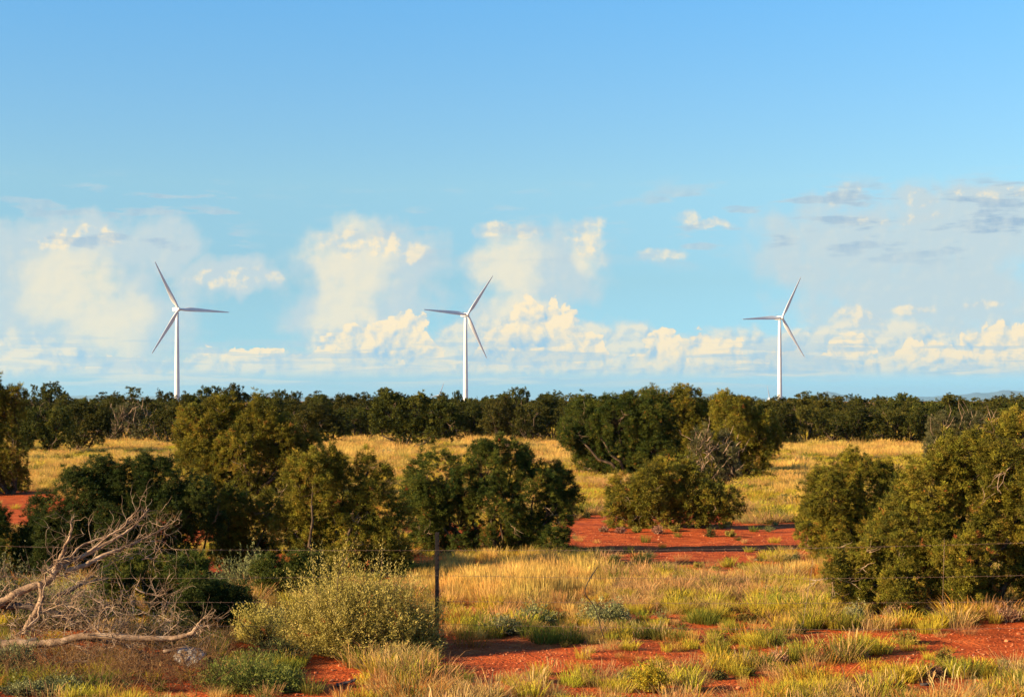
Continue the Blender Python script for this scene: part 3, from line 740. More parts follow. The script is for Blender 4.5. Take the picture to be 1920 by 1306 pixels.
# bare bent limb of the clump's right-hand juniper
def prototype_far(seed, kind):
    """a far juniper about 4 m high, at the origin; returns its root"""
    global rng
    rng = np.random.default_rng(seed)
    root = empty('juniper_tree', (0, 0, 0))
    bl = []
    if kind == 'dome':
        spec = [(0, 2.4, 1.25), (-1.0, 1.9, 1.1), (1.0, 1.9, 1.1), (-.5, 1.0, 1.0), (.7, 1.0, 1.0), (.2, 3.0, .8)]
    elif kind == 'wide':
        spec = [(0, 2.2, 1.0), (-1.4, 1.7, .9), (1.4, 1.8, .95), (-.6, 1.0, .9), (.8, .9, .9), (-.5, 2.8, .7), (.9, 2.6, .7), (-2, 1.2, .6)]
    elif kind == 'spiky':
        spec = [(0, 2.9, .62), (-.6, 2.6, .5), (.55, 2.75, .5), (-.3, 1.6, .95), (.6, 1.5, .95), (.1, 3.5, .34), (-.75, 3.2, .26), (.7, 3.3, .25), (-1, 1.3, .6)]
    elif kind == 'ragged':
        spec = [(-.3, 2.5, .8), (.7, 2.1, .8), (-1.1, 1.6, .8), (.2, 1.1, 1.0), (1.2, 1.2, .6), (.3, 3.1, .45), (-.8, 3.0, .35)]
    for x, z, r in spec: bl.append((np.array([x, rng.normal() * .4, z]), r))
    rl = .34
    lobes, outd = blob_lobes(bl, rl, .20 if kind != 'ragged' else .15, .95, .12)
    if kind in ('spiky', 'ragged'):
        extra = np.array([[rng.uniform(-1.2, 1.2), rng.normal() * .4, rng.uniform(3.2, 3.9)] for _ in range(7)])
        lobes = np.concatenate([lobes, extra]); outd = np.concatenate([outd, np.tile([0, 0, 1.], (7, 1))])
    lr = rl * rng.uniform(.5, 1.2, len(lobes))
    v, tt = foliage(lobes, lr, outd, 11, 14, .15, .045, .11, spire=1.5)
    m = np_mesh('crown', v, np.arange(len(v)), 3, tint=tt)
    link('crown', m, M_FAR, root)['kind'] = 'stuff'
    T, Dd = wood(bl, lobes[::3], (0, 0), .10, 7, .7)
    link('trunk', T.mesh('trunk'), M_BARK, root)
    link('dead_branches', Dd.mesh('dead_branches'), M_DEADW, root)['kind'] = 'stuff'
    return root
PROTO = {}
i_ = 0
for kind in ('dome', 'wide', 'spiky', 'ragged'):
    for k in range(2):
        PROTO[(kind, k)] = prototype_far(100 + i_, kind); i_ += 1
rng = np.random.default_rng(55)
def copy_tree(o, parent=None, name=None):
    c = o.copy(); COL.objects.link(c); c.parent = parent
    for ch in list(o.children): copy_tree(ch, c)
    return c
used = set()
PH = {'dome': 3.9, 'wide': 3.65, 'spiky': 4.4, 'ragged': 4.2}
PW = {'dome': 3.6, 'wide': 4.1, 'spiky': 2.6, 'ragged': 3.0}
def far_tree(px, base, w, top, kind, label):
    k = int(rng.integers(2)); src = PROTO[(kind, k)]
    o = src if (kind, k) not in used else copy_tree(src)
    used.add((kind, k))
    x, y, _ = gpt(px, base)
    o.location = (x, y, 0)
    s = FOC / y
    h_ = (base - top) / s; w_ = w / s
    sx = w_ / PW[kind]
    o.scale = (sx, min(1.2, sx), h_ / PH[kind]); o.rotation_euler.z = rng.choice([0, math.pi]) + rng.normal() * .35
    tag(o, label, 'tree', 'junipers of the far tree line')
    return o
T1, T2, T3 = 'left turbine', 'middle turbine', 'right turbine'
FAR = [
 (95, 800, 92, 716, 'dome', 'rounded dark juniper highest on the skyline at the far left'),
 (58, 796, 36, 722, 'ragged', 'thin ragged juniper touching the left side of the rounded far-left dome'),
 (20, 800, 60, 730, 'wide', 'juniper on the skyline in the left corner, before the far-left dome'),
 (150, 792, 44, 742, 'wide', 'low juniper just right of the rounded far-left dome'),
 (190, 792, 50, 735, 'ragged', 'small juniper second to the right of the far-left dome'),
 (237, 800, 78, 726, 'ragged', 'ragged juniper breaking the skyline halfway to the left turbine'),
 (280, 790, 36, 742, 'wide', 'low juniper in the dip left of the left turbine'),
 (312, 795, 58, 728, 'wide', 'juniper hiding the left side of the left turbine foot'),
 (349, 790, 26, 733, 'ragged', 'narrow juniper touching the right side of the left turbine foot'),
 (388, 800, 56, 718, 'spiky', 'spiky juniper first to rise right of the left turbine'),
 (437, 800, 72, 719, 'dome', 'broad juniper second to rise right of the left turbine'),
 (490, 792, 50, 738, 'wide', 'low juniper right of the broad one near the left turbine'),
 (527, 795, 34, 726, 'spiky', 'slim spiky juniper on the skyline, left one of a pair'),
 (552, 795, 30, 729, 'spiky', 'slim spiky juniper on the skyline, right one of a pair'),
 (590, 792, 50, 733, 'ragged', 'thin-topped juniper on the skyline above the golden clearing'),
 (640, 798, 60, 737, 'wide', 'low rounded juniper on the skyline above the golden clearing'),
 (680, 795, 40, 735, 'ragged', 'small juniper left of the highest one over the golden clearing'),
 (722, 806, 90, 726, 'dome', 'highest skyline juniper between golden clearing and middle turbine'),
 (783, 796, 56, 740, 'wide', 'low juniper between the highest skyline one and the middle turbine'),
 (832, 800, 44, 735, 'dome', 'juniper below the distant blade tip left of the middle turbine'),
 (858, 798, 36, 732, 'dome', 'round-topped juniper at the left foot of the middle turbine'),
 (890, 795, 34, 743, 'wide', 'low juniper just right of the middle turbine foot'),
 (918, 798, 36, 741, 'ragged', 'thin low juniper in the dip right of the middle turbine'),
 (948, 802, 50, 728, 'spiky', 'spiky juniper left beside the tallest one right of the middle turbine'),
 (978, 804, 44, 720, 'spiky', 'tallest spiky juniper right of the middle turbine'),
 (1030, 798, 56, 729, 'spiky', 'twin-topped spiky juniper right of the tallest spiky one'),
 (1075, 794, 40, 740, 'wide', 'low juniper right of the twin-topped one'),
 (1108, 795, 50, 738, 'ragged', 'sparse low juniper in the middle of the skyline'),
 (1140, 795, 40, 740, 'dome', 'small round juniper left of the dark bushy skyline group'),
 (1180, 800, 48, 727, 'spiky', 'left juniper of the dark bushy skyline group'),
 (1215, 800, 46, 729, 'dome', 'right juniper of the dark bushy skyline group'),
 (1262, 798, 80, 738, 'wide', 'wide brownish juniper behind the middle clump'),
 (1312, 794, 40, 740, 'spiky', 'thin pointed juniper behind the middle clump'),
 (1340, 796, 40, 748, 'wide', 'low juniper left of the rounded one before the right turbine'),
 (1388, 800, 100, 740, 'dome', 'wide rounded juniper left of the right turbine'),
 (1443, 796, 34, 753, 'ragged', 'sparse juniper below the tiny distant turbine'),
 (1476, 798, 40, 750, 'wide', 'low juniper at the right foot of the right turbine'),
 (1507, 800, 62, 734, 'ragged', 'ragged juniper first to rise right of the right turbine'),
 (1538, 800, 34, 731, 'spiky', 'twiggy pointed juniper second to rise right of the right turbine'),
 (1575, 798, 50, 752, 'wide', 'low juniper under the small blue mountain'),
 (1597, 800, 34, 739, 'ragged', 'open juniper left of the tiny crossed-blade turbine'),
 (1630, 798, 34, 753, 'wide', 'low juniper below the tiny crossed-blade turbine'),
 (1647, 794, 20, 740, 'dome', 'small ball-topped juniper touching the dark dome on its left'),
 (1695, 806, 86, 735, 'dome', 'big dark dome-shaped juniper on the right skyline'),
 (1752, 800, 56, 752, 'wide', 'low juniper right of the big dark dome'),
 (1780, 796, 40, 746, 'ragged', 'thin juniper between the big dark dome and the right mountain'),
 (1815, 800, 56, 750, 'wide', 'wide low juniper under the left slope of the right mountain'),
 (1852, 796, 36, 746, 'spiky', 'small pointed juniper under the right mountain'),
 (1885, 798, 44, 744, 'ragged', 'ragged juniper under the peak of the right mountain'),
 (1918, 798, 40, 741, 'spiky', 'pointed juniper on the skyline at the right edge'),
 # the nearer rank, whose feet show at the edge of the grass
 (320, 835, 92, 756, 'wide', 'bushy juniper in the nearer rank just left below the left turbine'),
 (600, 837, 114, 755, 'dome', 'bushy juniper behind the left end of the golden clearing'),
 (560, 825, 80, 752, 'ragged', 'juniper half hidden behind the broad one left of the golden clearing'),
 (665, 827, 92, 757, 'wide', 'bushy juniper behind the middle of the golden clearing'),
 (890, 825, 69, 757, 'dome', 'dark juniper behind the small golden gap under the middle turbine'),
 (945, 829, 92, 740, 'dome', 'tall bushy juniper behind the open dark green one'),
 (995, 831, 73, 752, 'ragged', 'juniper at the left end of the second golden gap'),
 (1035, 827, 69, 758, 'wide', 'dark juniper behind the second golden gap'),
 (1080, 829, 69, 765, 'dome', 'dark juniper left behind the middle clump'),
 (1465, 837, 69, 760, 'dome', 'dark juniper behind the left end of the yellow meadow'),
 (1510, 835, 80, 757, 'wide', 'green bushy juniper below the ragged skyline one near the right turbine'),
 (1560, 833, 80, 765, 'ragged', 'juniper with pale dead wood behind the yellow meadow'),
 (1610, 835, 92, 762, 'dome', 'bushy juniper behind the middle of the yellow meadow'),
 (1668, 835, 92, 765, 'wide', 'bushy juniper below the big dark dome'),
 (1718, 835, 69, 762, 'dome', 'bushy juniper at the right end of the yellow meadow'),
 (1765, 833, 80, 760, 'wide', 'juniper behind the brownish thin one at the right'),
 (1840, 835, 103, 762, 'dome', 'bushy juniper in the nearer rank under the right mountain'),
 (1905, 833, 92, 757, 'ragged', 'brownish juniper in the nearer rank at the right edge'),
 (60, 829, 103, 757, 'wide', 'bushy juniper in the nearer rank under the far-left dome'),
 (200, 827, 92, 757, 'wide', 'bushy juniper right behind the half-bare greyish one below the left turbine'),
]
for f in FAR: far_tree(*f)
# off to both sides of the frame the same wood goes on
side = []
for i in range(46):
    sgn = -1 if i % 2 else 1
    px_ = 960 + sgn * rng.uniform(1040, 2100); base = rng.uniform(792, 870)
    side.append((px_, base))

# the wood beyond, one mass up to the edge of the plain
def joined(root):
    """one mesh of a far juniper's crown and trunk for the distant mass"""
    me_ = [c.data for c in root.children if c.name.startswith('crown')][0]
    return me_
N = 420
yy = rng.uniform(190, 900, N) ** 1.0
xx = rng.uniform(-.46, .46, N) * yy
pxw = 960 + FOC * xx / yy
keep = (rng.random(N) < np.where(pxw > 1250, .25, .95)) & ((pxw < 1340) | (yy < 330))
N2 = 300
y2 = rng.uniform(108, 215, N2); x2 = rng.uniform(-.44, .44, N2) * y2
h2 = np.minimum(.8, (2.8 + rng.uniform(-12, 3, N2) * y2 / FOC) / 3.6)
side_xy = np.array([[(p - 960) / FOC * gy(b_), gy(b_)] for p, b_ in side])
xx = np.concatenate([xx[keep], side_xy[:, 0]]); yy = np.concatenate([yy[keep], side_xy[:, 1]])
n = len(xx)
hs = rng.uniform(.55, .85, n)
xx = np.concatenate([xx, x2]); yy = np.concatenate([yy, y2]); hs = np.concatenate([hs, h2]); n = len(xx)
scatter('distant_woodland', np.stack([xx, yy, xx * 0], -1), np.stack([xx * 0, xx * 0, rng.uniform(0, 6.28, n)], -1),
        np.stack([hs * 1.45, hs * 1.3, hs], -1), rng.integers(0, 8, n), [joined(PROTO[k]) for k in sorted(PROTO)])

# =====================================================================  grass
rng = np.random.default_rng(91)
def blades(n, h0, h1, spread, lean, wd, head=0.0, tip_t=None):
    """upright tuft: every blade two quads and a tip; returns verts, tris, tint (0 base .. 1 tip)"""
    a = rng.uniform(0, 6.283, n); r = spread * np.sqrt(rng.random(n))
    b0 = np.stack([r * np.cos(a), r * np.sin(a), np.full(n, -.01)], -1)
    h = rng.uniform(h0, h1, n)[:, None]
    ld = np.stack([np.cos(a), np.sin(a), a * 0], -1) * (lean * rng.uniform(.1, 1.0, n) * (r / spread + .25))[:, None] + rng.normal(size=(n, 3)) * lean * .25
    ld[:, 2] = 0
    up = np.array([0, 0, 1.0])
    p1 = b0 + h * .45 * up + ld * h * .30
    p2 = b0 + h * .85 * up + ld * h * .85
    p3 = b0 + h * (1.0 - .12 * np.linalg.norm(ld, axis=1, keepdims=True)) * up + ld * h * 1.25
    sa = rng.uniform(0, 6.283, n); sd_ = np.stack([np.cos(sa), np.sin(sa), sa * 0], -1) * wd * rng.uniform(.6, 1.3, n)[:, None]
    if head:
        w2 = sd_ * head
    else: w2 = sd_ * .7
    v = np.stack([b0 - sd_, b0 + sd_, p1 - sd_ * .85, p1 + sd_ * .85, p2 - w2, p2 + w2, p3], 1)
    f = np.array([[0, 1, 3], [0, 3, 2], [2, 3, 5], [2, 5, 4], [4, 5, 6]])
    F = (np.arange(n)[:, None, None] * 7 + f[None]).reshape(-1)
    br_ = rng.normal(0, .12, n)[:, None]
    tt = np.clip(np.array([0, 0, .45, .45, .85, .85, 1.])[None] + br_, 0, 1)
    return v.reshape(-1, 3), F, tt.ravel()
def sprigs(n, h, w, leaf, lw, per=9, up=.6):
    """leafy little stems for forbs and cushions"""
    d = unit(rng.normal(size=(n, 3)) * np.array([1, 1, .35]) + np.array([0, 0, up]))
    d[:, 2] = np.abs(d[:, 2]) + .12
    L = rng.uniform(.55, 1.0, n)[:, None]
    e = d * L * np.array([w, w, h])
    t_ = rng.uniform(.25, 1.0, (n, per, 1))
    p = e[:, None] * t_ + rng.normal(size=(n, per, 3)) * leaf * .25
    ld = unit(d[:, None] * .8 + rng.normal(size=(n, per, 3)) * .7)
    sd_ = unit(np.cross(ld, rng.normal(size=ld.shape))) * lw
    v = np.stack([p - sd_, p + sd_, p + ld * leaf * rng.uniform(.6, 1.3, (n, per, 1))], 2).reshape(-1, 3)
    # stems
    sw = unit(np.cross(e, np.array([.3, .7, .1]))) * lw * .35
    vs = np.stack([-sw, sw, e], 1).reshape(-1, 3)
    tt = np.repeat(np.clip(.5 + rng.normal(0, .2, n), 0, .97)[:, None] + rng.normal(0, .08, (n, per)), 3, axis=1).ravel()
    v = np.concatenate([v, vs]); tt = np.concatenate([np.clip(tt, 0, .97), np.full(len(vs), .1)])
    v[:, 2] = np.maximum(v[:, 2], -.01)
    return v, tt
def grassmat(name, transl=.35):
    m, t, b = mat(name, .8, .15)
    a = t.nodes.new('ShaderNodeAttribute'); a.attribute_type = 'INSTANCER'; a.attribute_name = 'tone'
    c = t.nodes.new('ShaderNodeAttribute'); c.attribute_name = 'tint'
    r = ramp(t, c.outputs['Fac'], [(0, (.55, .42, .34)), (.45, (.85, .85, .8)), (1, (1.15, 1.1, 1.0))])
    x = t.nodes.new('ShaderNodeMix'); x.data_type = 'RGBA'; x.blend_type = 'MULTIPLY'; x.inputs[0].default_value = 1
    t.links.new(a.outputs['Color'], x.inputs[6]); t.links.new(r, x.inputs[7])
    t.links.new(x.outputs[2], b.inputs['Base Color'])
    tr = t.nodes.new('ShaderNodeBsdfTranslucent'); t.links.new(x.outputs[2], tr.inputs[0])
    mx = t.nodes.new('ShaderNodeMixShader'); mx.inputs[0].default_value = transl
    t.links.new(b.outputs[0], mx.inputs[1]); t.links.new(tr.outputs[0], mx.inputs[2]); t.links.new(mx.outputs[0], t.nodes['Material Output'].inputs[0])
    return m
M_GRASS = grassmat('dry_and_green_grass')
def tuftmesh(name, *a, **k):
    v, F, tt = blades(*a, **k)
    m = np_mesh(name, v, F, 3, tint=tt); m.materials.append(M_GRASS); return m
def sprigmesh(name, *a, **k):
    v, tt = sprigs(*a, **k)
    m = np_mesh(name, v, np.arange(len(v)), 3, tint=tt); m.materials.append(M_GRASS); return m
TU = []
for i in range(3): TU.append(tuftmesh('tall_tuft', 90, .22, .40, .15, .24, .0024))           # 0-2 tall golden, with close stems
for i in range(3): TU.append(tuftmesh('bunch_tuft', 120, .10, .23, .12, .6, .0030))          # 3-5 bunch grass
for i in range(2): TU.append(tuftmesh('wispy_tuft', 110, .10, .26, .17, .8, .0022))          # 6-7 low wispy
for i in range(2): TU.append(sprigmesh('forb', 34, .20, .16, .030, .006))                    # 8-9 small forbs
for i in range(2): TU.append(tuftmesh('seeding_tuft', 14, .20, .36, .12, .45, .0026, head=1.9))  # 10-11 stalks with heads
def tone(base, n, v=.16, h=.07):
    return np.clip(np.array(base)[None] * (1 + rng.normal(0, v, (n, 1))) * (1 + rng.normal(0, h, (n, 3))), .004, .9)
GOLDC, YELC, GREENC, PINKC, GREYC, STRAWC, RUSTC = (.56, .36, .10), (.44, .35, .035), (.16, .165, .022), (.47, .28, .11), (.27, .27, .10), (.49, .32, .10), (.38, .15, .03)
def sow(y0, y1, dens, big):
    area = (y1 - y0) * (.36 * (y0 + y1) + 8)
    n = int(area * dens)
    Y = np.sqrt(rng.uniform(y0 ** 2, y1 ** 2, n)); X = rng.uniform(-1, 1, n) * (.36 * Y + 4)
    px, py, bare, gold, pink, green, yelg, n1, n2 = fields(X, Y)
    n3 = fbm(X * .9 + 70, Y * .45 + 31, 3); n4 = fbm(X * 2.6 + 1, Y * 1.3 + 8, 2)
    # what grows where
    far_ = smooth01(Y, 50, 80)
    w = np.stack([gold * 3.0 * (1 - .45 * far_) + .10 + .35 * far_,
                  .50 + yelg * 2.2 + smooth01(n3, .5, .65) * .9 + .6 * far_,
                  .07 + green * 2.2 + smooth01(n1, .36, .28) * .4,
                  .16 + pink * 2.4 + smooth01(n4, .60, .70) * .5,
                  .06 + smooth01(n3, .42, .34) * .35,
                  .50 + smooth01(n4, .48, .36) * .8,
                  .05 + .12 * smooth01(n3, .6, .7),
                  .18 + .55 * far_ + .5 * yelg], -1)
    w[:, 1:] *= (1 - .85 * gold * (1 - .7 * far_))[:, None]
    cum = np.cumsum(w / w.sum(1, keepdims=True), 1); k = (rng.random(n)[:, None] > cum).sum(1)
    keep = rng.random(n) > np.clip(bare * 1.02 + (1 - gold) * smooth01(n4, .50, .38) * .60, 0, .98)
    # nothing tall grows right under the shrubs' own stems
    X, Y, k, gold, bare, py = X[keep], Y[keep], k[keep], gold[keep], bare[keep], py[keep]; n = len(X)
    cols = np.zeros((n, 3)); idx = np.zeros(n, int); hs = np.ones(n)
    tab = [(GOLDC, (0, 3), 1.0), (YELC, (3, 6), 1.0), (GREENC, (3, 6), 1.15), (PINKC, (6, 8), 1.2), (GREYC, (8, 10), 1.0), (STRAWC, (3, 8), .8), (RUSTC, (6, 8), 1.3), ((.12, .115, .02), (8, 10), 1.1)]
    for q, (c, (a, b_), hh) in enumerate(tab):
        m_ = k == q; cols[m_] = tone(c, m_.sum()); idx[m_] = rng.integers(a, b_, m_.sum()); hs[m_] = hh
    sw = (rng.random(n) < .07) & (py > 1180) & (k != 4)
    idx[sw] = rng.integers(10, 12, sw.sum()); cols[sw] = tone((.56, .38, .16), sw.sum()); hs[sw] = .9
    tall = (k == 0)
    hs *= np.where(tall, .55 + .5 * np.clip(gold, 0, 1), 1.0)
    hs *= rng.uniform(.60, 1.1, n) * (1 - .35 * bare) * (.55 + .9 * fbm(X * .8 + 33, Y * .4 + 3, 3))
    z = height(X, Y)
    s = np.stack([hs * big * rng.uniform(.8, 1.25, n), hs * big * rng.uniform(.8, 1.25, n), hs * (1 + (big - 1) * .15)], -1)
    rot = np.stack([rng.normal(0, .07, n), rng.normal(0, .07, n), rng.uniform(0, 6.283, n)], -1)
    return np.stack([X, Y, z], -1), rot, s, idx, cols
parts_ = [sow(13.0, 17.5, 40, 1.0), sow(17.5, 24, 36, 1.0), sow(24, 36, 24, 1.15), sow(36, 60, 11, 1.6), sow(60, 100, 6, 2.2), sow(100, 190, 2.2, 3.2)]
Pg, Rg, Sg, Ig, Cg = [np.concatenate(x) for x in zip(*parts_)]
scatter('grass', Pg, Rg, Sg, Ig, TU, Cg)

# loose stones on the bare red soil
M_STONE, t, b = mat('red_stone', .9, .1)
oi = t.nodes.new('ShaderNodeObjectInfo')
t.links.new(ramp(t, oi.outputs['Random'], [(0, (.26, .07, .03)), (.6, (.50, .17, .07)), (.9, (.42, .16, .07)), (1, (.46, .24, .14))]), b.inputs['Base Color'])
def stone_mesh(seed):
    r_ = np.random.default_rng(seed)
    phi = (1 + 5 ** .5) / 2
    v = unit(np.array([(-1, phi, 0), (1, phi, 0), (-1, -phi, 0), (1, -phi, 0), (0, -1, phi), (0, 1, phi), (0, -1, -phi), (0, 1, -phi), (phi, 0, -1), (phi, 0, 1), (-phi, 0, -1), (-phi, 0, 1)], float))
    f = [(0, 11, 5), (0, 5, 1), (0, 1, 7), (0, 7, 10), (0, 10, 11), (1, 5, 9), (5, 11, 4), (11, 10, 2), (10, 7, 6), (7, 1, 8), (3, 9, 4), (3, 4, 2), (3, 2, 6), (3, 6, 8), (3, 8, 9), (4, 9, 5), (2, 4, 11), (6, 2, 10), (8, 6, 7), (9, 8, 1)]
    v = v * (1 + r_.normal(0, .16, (12, 1))) * np.array([1, .8, .55]) * .5
    m = np_mesh('stone', v, np.array(f), 3); m.materials.append(M_STONE); return m
n = 26000
Y = np.sqrt(rng.uniform(13 ** 2, 34 ** 2, n)); X = rng.uniform(-1, 1, n) * (.36 * Y + 3)
px, py, bare, *_r = fields(X, Y)
keep = rng.random(n) < bare * np.where(Y < 22, .9, .25) + .05
X, Y = X[keep], Y[keep]; n = len(X)
sz = rng.uniform(.009, .023, n) * (1 + 1.2 * (rng.random(n) < .06))
scatter('gravel', np.stack([X, Y, height(X, Y) + sz * .15], -1), rng.uniform(0, 6.28, (n, 3)) * np.array([.1, .1, 1]), np.stack([sz] * 3, -1) * 1.4, rng.integers(0, 4, n), [stone_mesh(k) for k in range(4)])

# =====================================================================  shrubs
def shrub(px, py, wpx, hpx, m_, label, kind='leafy', n=90, per=12, leaf=.030, lw=.006, name='shrub', cat='shrub', group='low shrubs scattered over the plain', up=.6, stems=0, lobes=None, twig_m=None):
    Y = gy(py); s = FOC / Y; x, y, _ = gpt(px, py)
    root = empty(name, (x, y, float(height(np.array([x]), np.array([y]))[0])))
    tag(root, label, cat, group)
    V_, T_, k0 = [], [], 0
    for (lx, lw_, lh, q) in (lobes or [(0, wpx, hpx, 1.0)]):
        v, tt = sprigs(int(n * q), lh / s, lw_ / s / 2, leaf * max(1, Y / 26), lw * max(1, Y / 26), per, up)
        v = v + np.array([lx / s, rng.normal() * .10, 0]); V_.append(v); T_.append(tt)
    v = np.concatenate(V_)
    o = link('foliage', np_mesh('foliage', v, np.arange(len(v)), 3, tint=np.concatenate(T_)), m_, root); o['kind'] = 'stuff'
    if stems:
        S = Tubes()
        for i in range(stems):
            d = unit(rng.normal(size=3) * np.array([1, 1, .3]) + np.array([0, 0, up])); d[2] = abs(d[2]) + .1
            e = d * np.array([wpx / s / 2, wpx / s / 2, hpx / s]) * rng.uniform(.6, 1.02)
            S.add(curved((rng.normal() * .03, rng.normal() * .03, -.02), e, 5, .08, .03), np.linspace(.010, .002, 5) * max(1, Y / 30), 4)
        link('stems', S.mesh('stems'), twig_m or M_DEADW, root)['kind'] = 'stuff'
    return root

def big_shrub(px, py, lobes, m_, label, n=520, per=26, leaf=.034, lw=.0065, stems=60, twig_m=None, tips=0):
    """feathery shrub: arching stems clothed with small leaves. lobes: (dx, dy_depth, width, height, share) in photo pixels"""
    Y = gy(py); s = FOC / Y; x, y, _ = gpt(px, py)
    root = empty('shrub', (x, y, 0)); tag(root, label, 'shrub', 'low shrubs scattered over the plain')
    VV, TT = [], []; S = Tubes()
    for lx, ly, w, h, q in lobes:
        N_ = int(n * q)
        d = unit(rng.normal(size=(N_, 3)) * np.array([1, 1, .5]) + np.array([0, 0, .55])); d[:, 2] = np.abs(d[:, 2]) + .08
        d = unit(d)
        e = d * np.array([w / s / 2, w / s / 2.2, h / s]) * rng.uniform(.55, 1.12, (N_, 1)) * (1 + (fbm(d[:, :1] * 3 + lx, d[:, 2:] * 3 + d[:, 1:2], 2) - .5) * .7)
        o_ = np.array([lx / s, ly / s, 0])
        bend = rng.normal(size=(N_, 3)) * .06
        t_ = rng.uniform(.35, 1.0, (N_, per, 1))
        p = o_ + e[:, None] * t_ + np.sin(t_ * math.pi) * bend[:, None] + rng.normal(size=(N_, per, 3)) * .010
        ax = unit(e)[:, None]
        ld = unit(ax * .75 + rng.normal(size=(N_, per, 3)) * .55 + np.array([0, 0, .25]))
        sd_ = unit(np.cross(ld, rng.normal(size=ld.shape))) * lw * rng.uniform(.7, 1.3, (N_, per, 1))
        VV.append(np.stack([p - sd_, p + sd_, p + ld * leaf * rng.uniform(.5, 1.3, (N_, per, 1))], 2).reshape(-1, 3))
        tt = np.clip(.45 + rng.normal(0, .18, (N_, 1)) + .30 * (t_[:, :, 0] - .6) + rng.normal(0, .08, (N_, per)), 0, .98)
        tt[rng.random(N_) < .012] = 1.0
        TT.append(np.repeat(tt, 3, axis=1).ravel())
        for i in range(int(stems * q)):
            j = rng.integers(N_)
            S.add(curved(o_ + rng.normal(size=3) * .04 * np.array([1, 1, 0]), o_ + e[j] * rng.uniform(.6, 1.0), 5, .08, .03), np.linspace(.012, .002, 5), 4)
    v = np.concatenate(VV); v[:, 2] = np.maximum(v[:, 2], .005)
    link('foliage', np_mesh('foliage', v, np.arange(len(v)), 3, tint=np.concatenate(TT)), m_, root)['kind'] = 'stuff'
    link('stems', S.mesh('stems'), twig_m or M_BARK, root)['kind'] = 'stuff'
    return root
big_shrub(665, 1222, [(0, 0, 260, 195, 1.0), (-75, 20, 170, 190, .6), (85, -5, 170, 145, .6), (125, 10, 100, 115, .35), (20, 30, 250, 170, .5), (-40, -15, 190, 125, .5), (-15, 10, 100, 205, .35), (60, 10, 120, 175, .4)], M_SAGE,
          'big pale green saltbush in front of the lower fence post', n=760, per=44, leaf=.025, lw=.0048)
big_shrub(492, 1205, [(0, 0, 110, 88, 1.0), (-25, 10, 60, 70, .3)], M_SAGE, 'small pale saltbush joining the big one on its left', n=300, per=34, leaf=.024, lw=.0046)
big_shrub(455, 1120, [(0, 0, 130, 100, 1.0), (20, 0, 60, 110, .4)], M_SAGEDK, 'grey-green sage between the juniper sapling and the pale saltbush', n=330, per=22)
big_shrub(18, 1165, [(0, 0, 120, 125, 1.0), (-30, 0, 90, 110, .5), (40, 15, 70, 85, .4)], M_SAGEDK, 'grey-green sage at the left edge behind the dead tree', n=380, per=24)
big_shrub(30, 1262, [(0, 0, 130, 70, 1.0)], M_SAGEDK, 'low dark sage in the bottom left corner under the dead log', n=220, per=18)
big_shrub(1134, 1165, [(0, 0, 95, 46, 1.0), (20, 0, 60, 40, .4)], M_SAGEDK, 'round grey-green saltbush at the bent wire on the fence', n=240, per=18, leaf=.028)
big_shrub(1002, 1168, [(0, 0, 70, 40, 1.0)], M_SAGEDK, 'grey-green saltbush right of the one nearest the fence post', n=170, per=16, leaf=.028)
big_shrub(945, 1184, [(0, 0, 75, 32, 1.0)], M_SAGEDK, 'flat dark grey-green saltbush nearest the fence post, in the grass', n=150, per=16, leaf=.026)
big_shrub(1602, 1168, [(0, 0, 44, 40, 1.0)], M_SAGEDK, 'upright silvery shrub left below the large right juniper', n=110, per=16, leaf=.028)
big_shrub(1222, 1118, [(0, 0, 42, 22, 1.0)], M_SAGEDK, 'little silvery shrub in the pinkish grass at mid picture', n=80, per=14, leaf=.024)
big_shrub(1442, 1122, [(0, 0, 34, 26, 1.0)], M_SAGEDK, 'little silvery shrub in the grass left of the leaning fence stay', n=80, per=14, leaf=.024)
big_shrub(1222, 1292, [(0, 0, 66, 56, 1.0)], M_YEL, 'yellow-flowering round bush at the bottom of the picture', n=300, per=30, leaf=.020, lw=.005)
big_shrub(480, 1292, [(0, 0, 190, 75, 1.0), (-70, 0, 90, 60, .4), (60, -10, 90, 50, .4)], M_FORB, 'leafy green thicket of forbs below the dark hollow, bottom left', n=420, per=26, leaf=.026, lw=.0042)
big_shrub(120, 1300, [(0, 0, 110, 26, 1.0), (-70, 0, 100, 24, .7)], M_SAGEDK, 'low pale leafy clump under the pale forked stick, bottom left', n=220, per=16, leaf=.028)
big_shrub(95, 1142, [(0, 0, 170, 78, 1.0), (60, 0, 110, 70, .5)], M_SAGEDK, 'grey-green sage behind the thick bleached trunk of the dead tree', n=360, per=24, leaf=.024, lw=.0046)
big_shrub(140, 1172, [(0, 0, 170, 62, 1.0), (-60, 0, 110, 50, .5)], M_CUSHDK, 'dark scrub growing through the middle of the fallen dead tree', n=420, per=24, leaf=.024, lw=.005)
big_shrub(285, 1205, [(0, 0, 190, 62, 1.0), (60, 20, 110, 60, .5)], M_CUSHDK, 'dark scrub behind the long bleached limb and the pale rock', n=420, per=24, leaf=.024, lw=.005)
big_shrub(520, 1236, [(0, 0, 120, 40, 1.0)], M_CUSHDK, 'added dark low scrub standing in for shade in the hollow left of the big pale saltbush', n=220, per=20, leaf=.024, lw=.005)  # added understory, its dark leaf colour stands in for cast shade
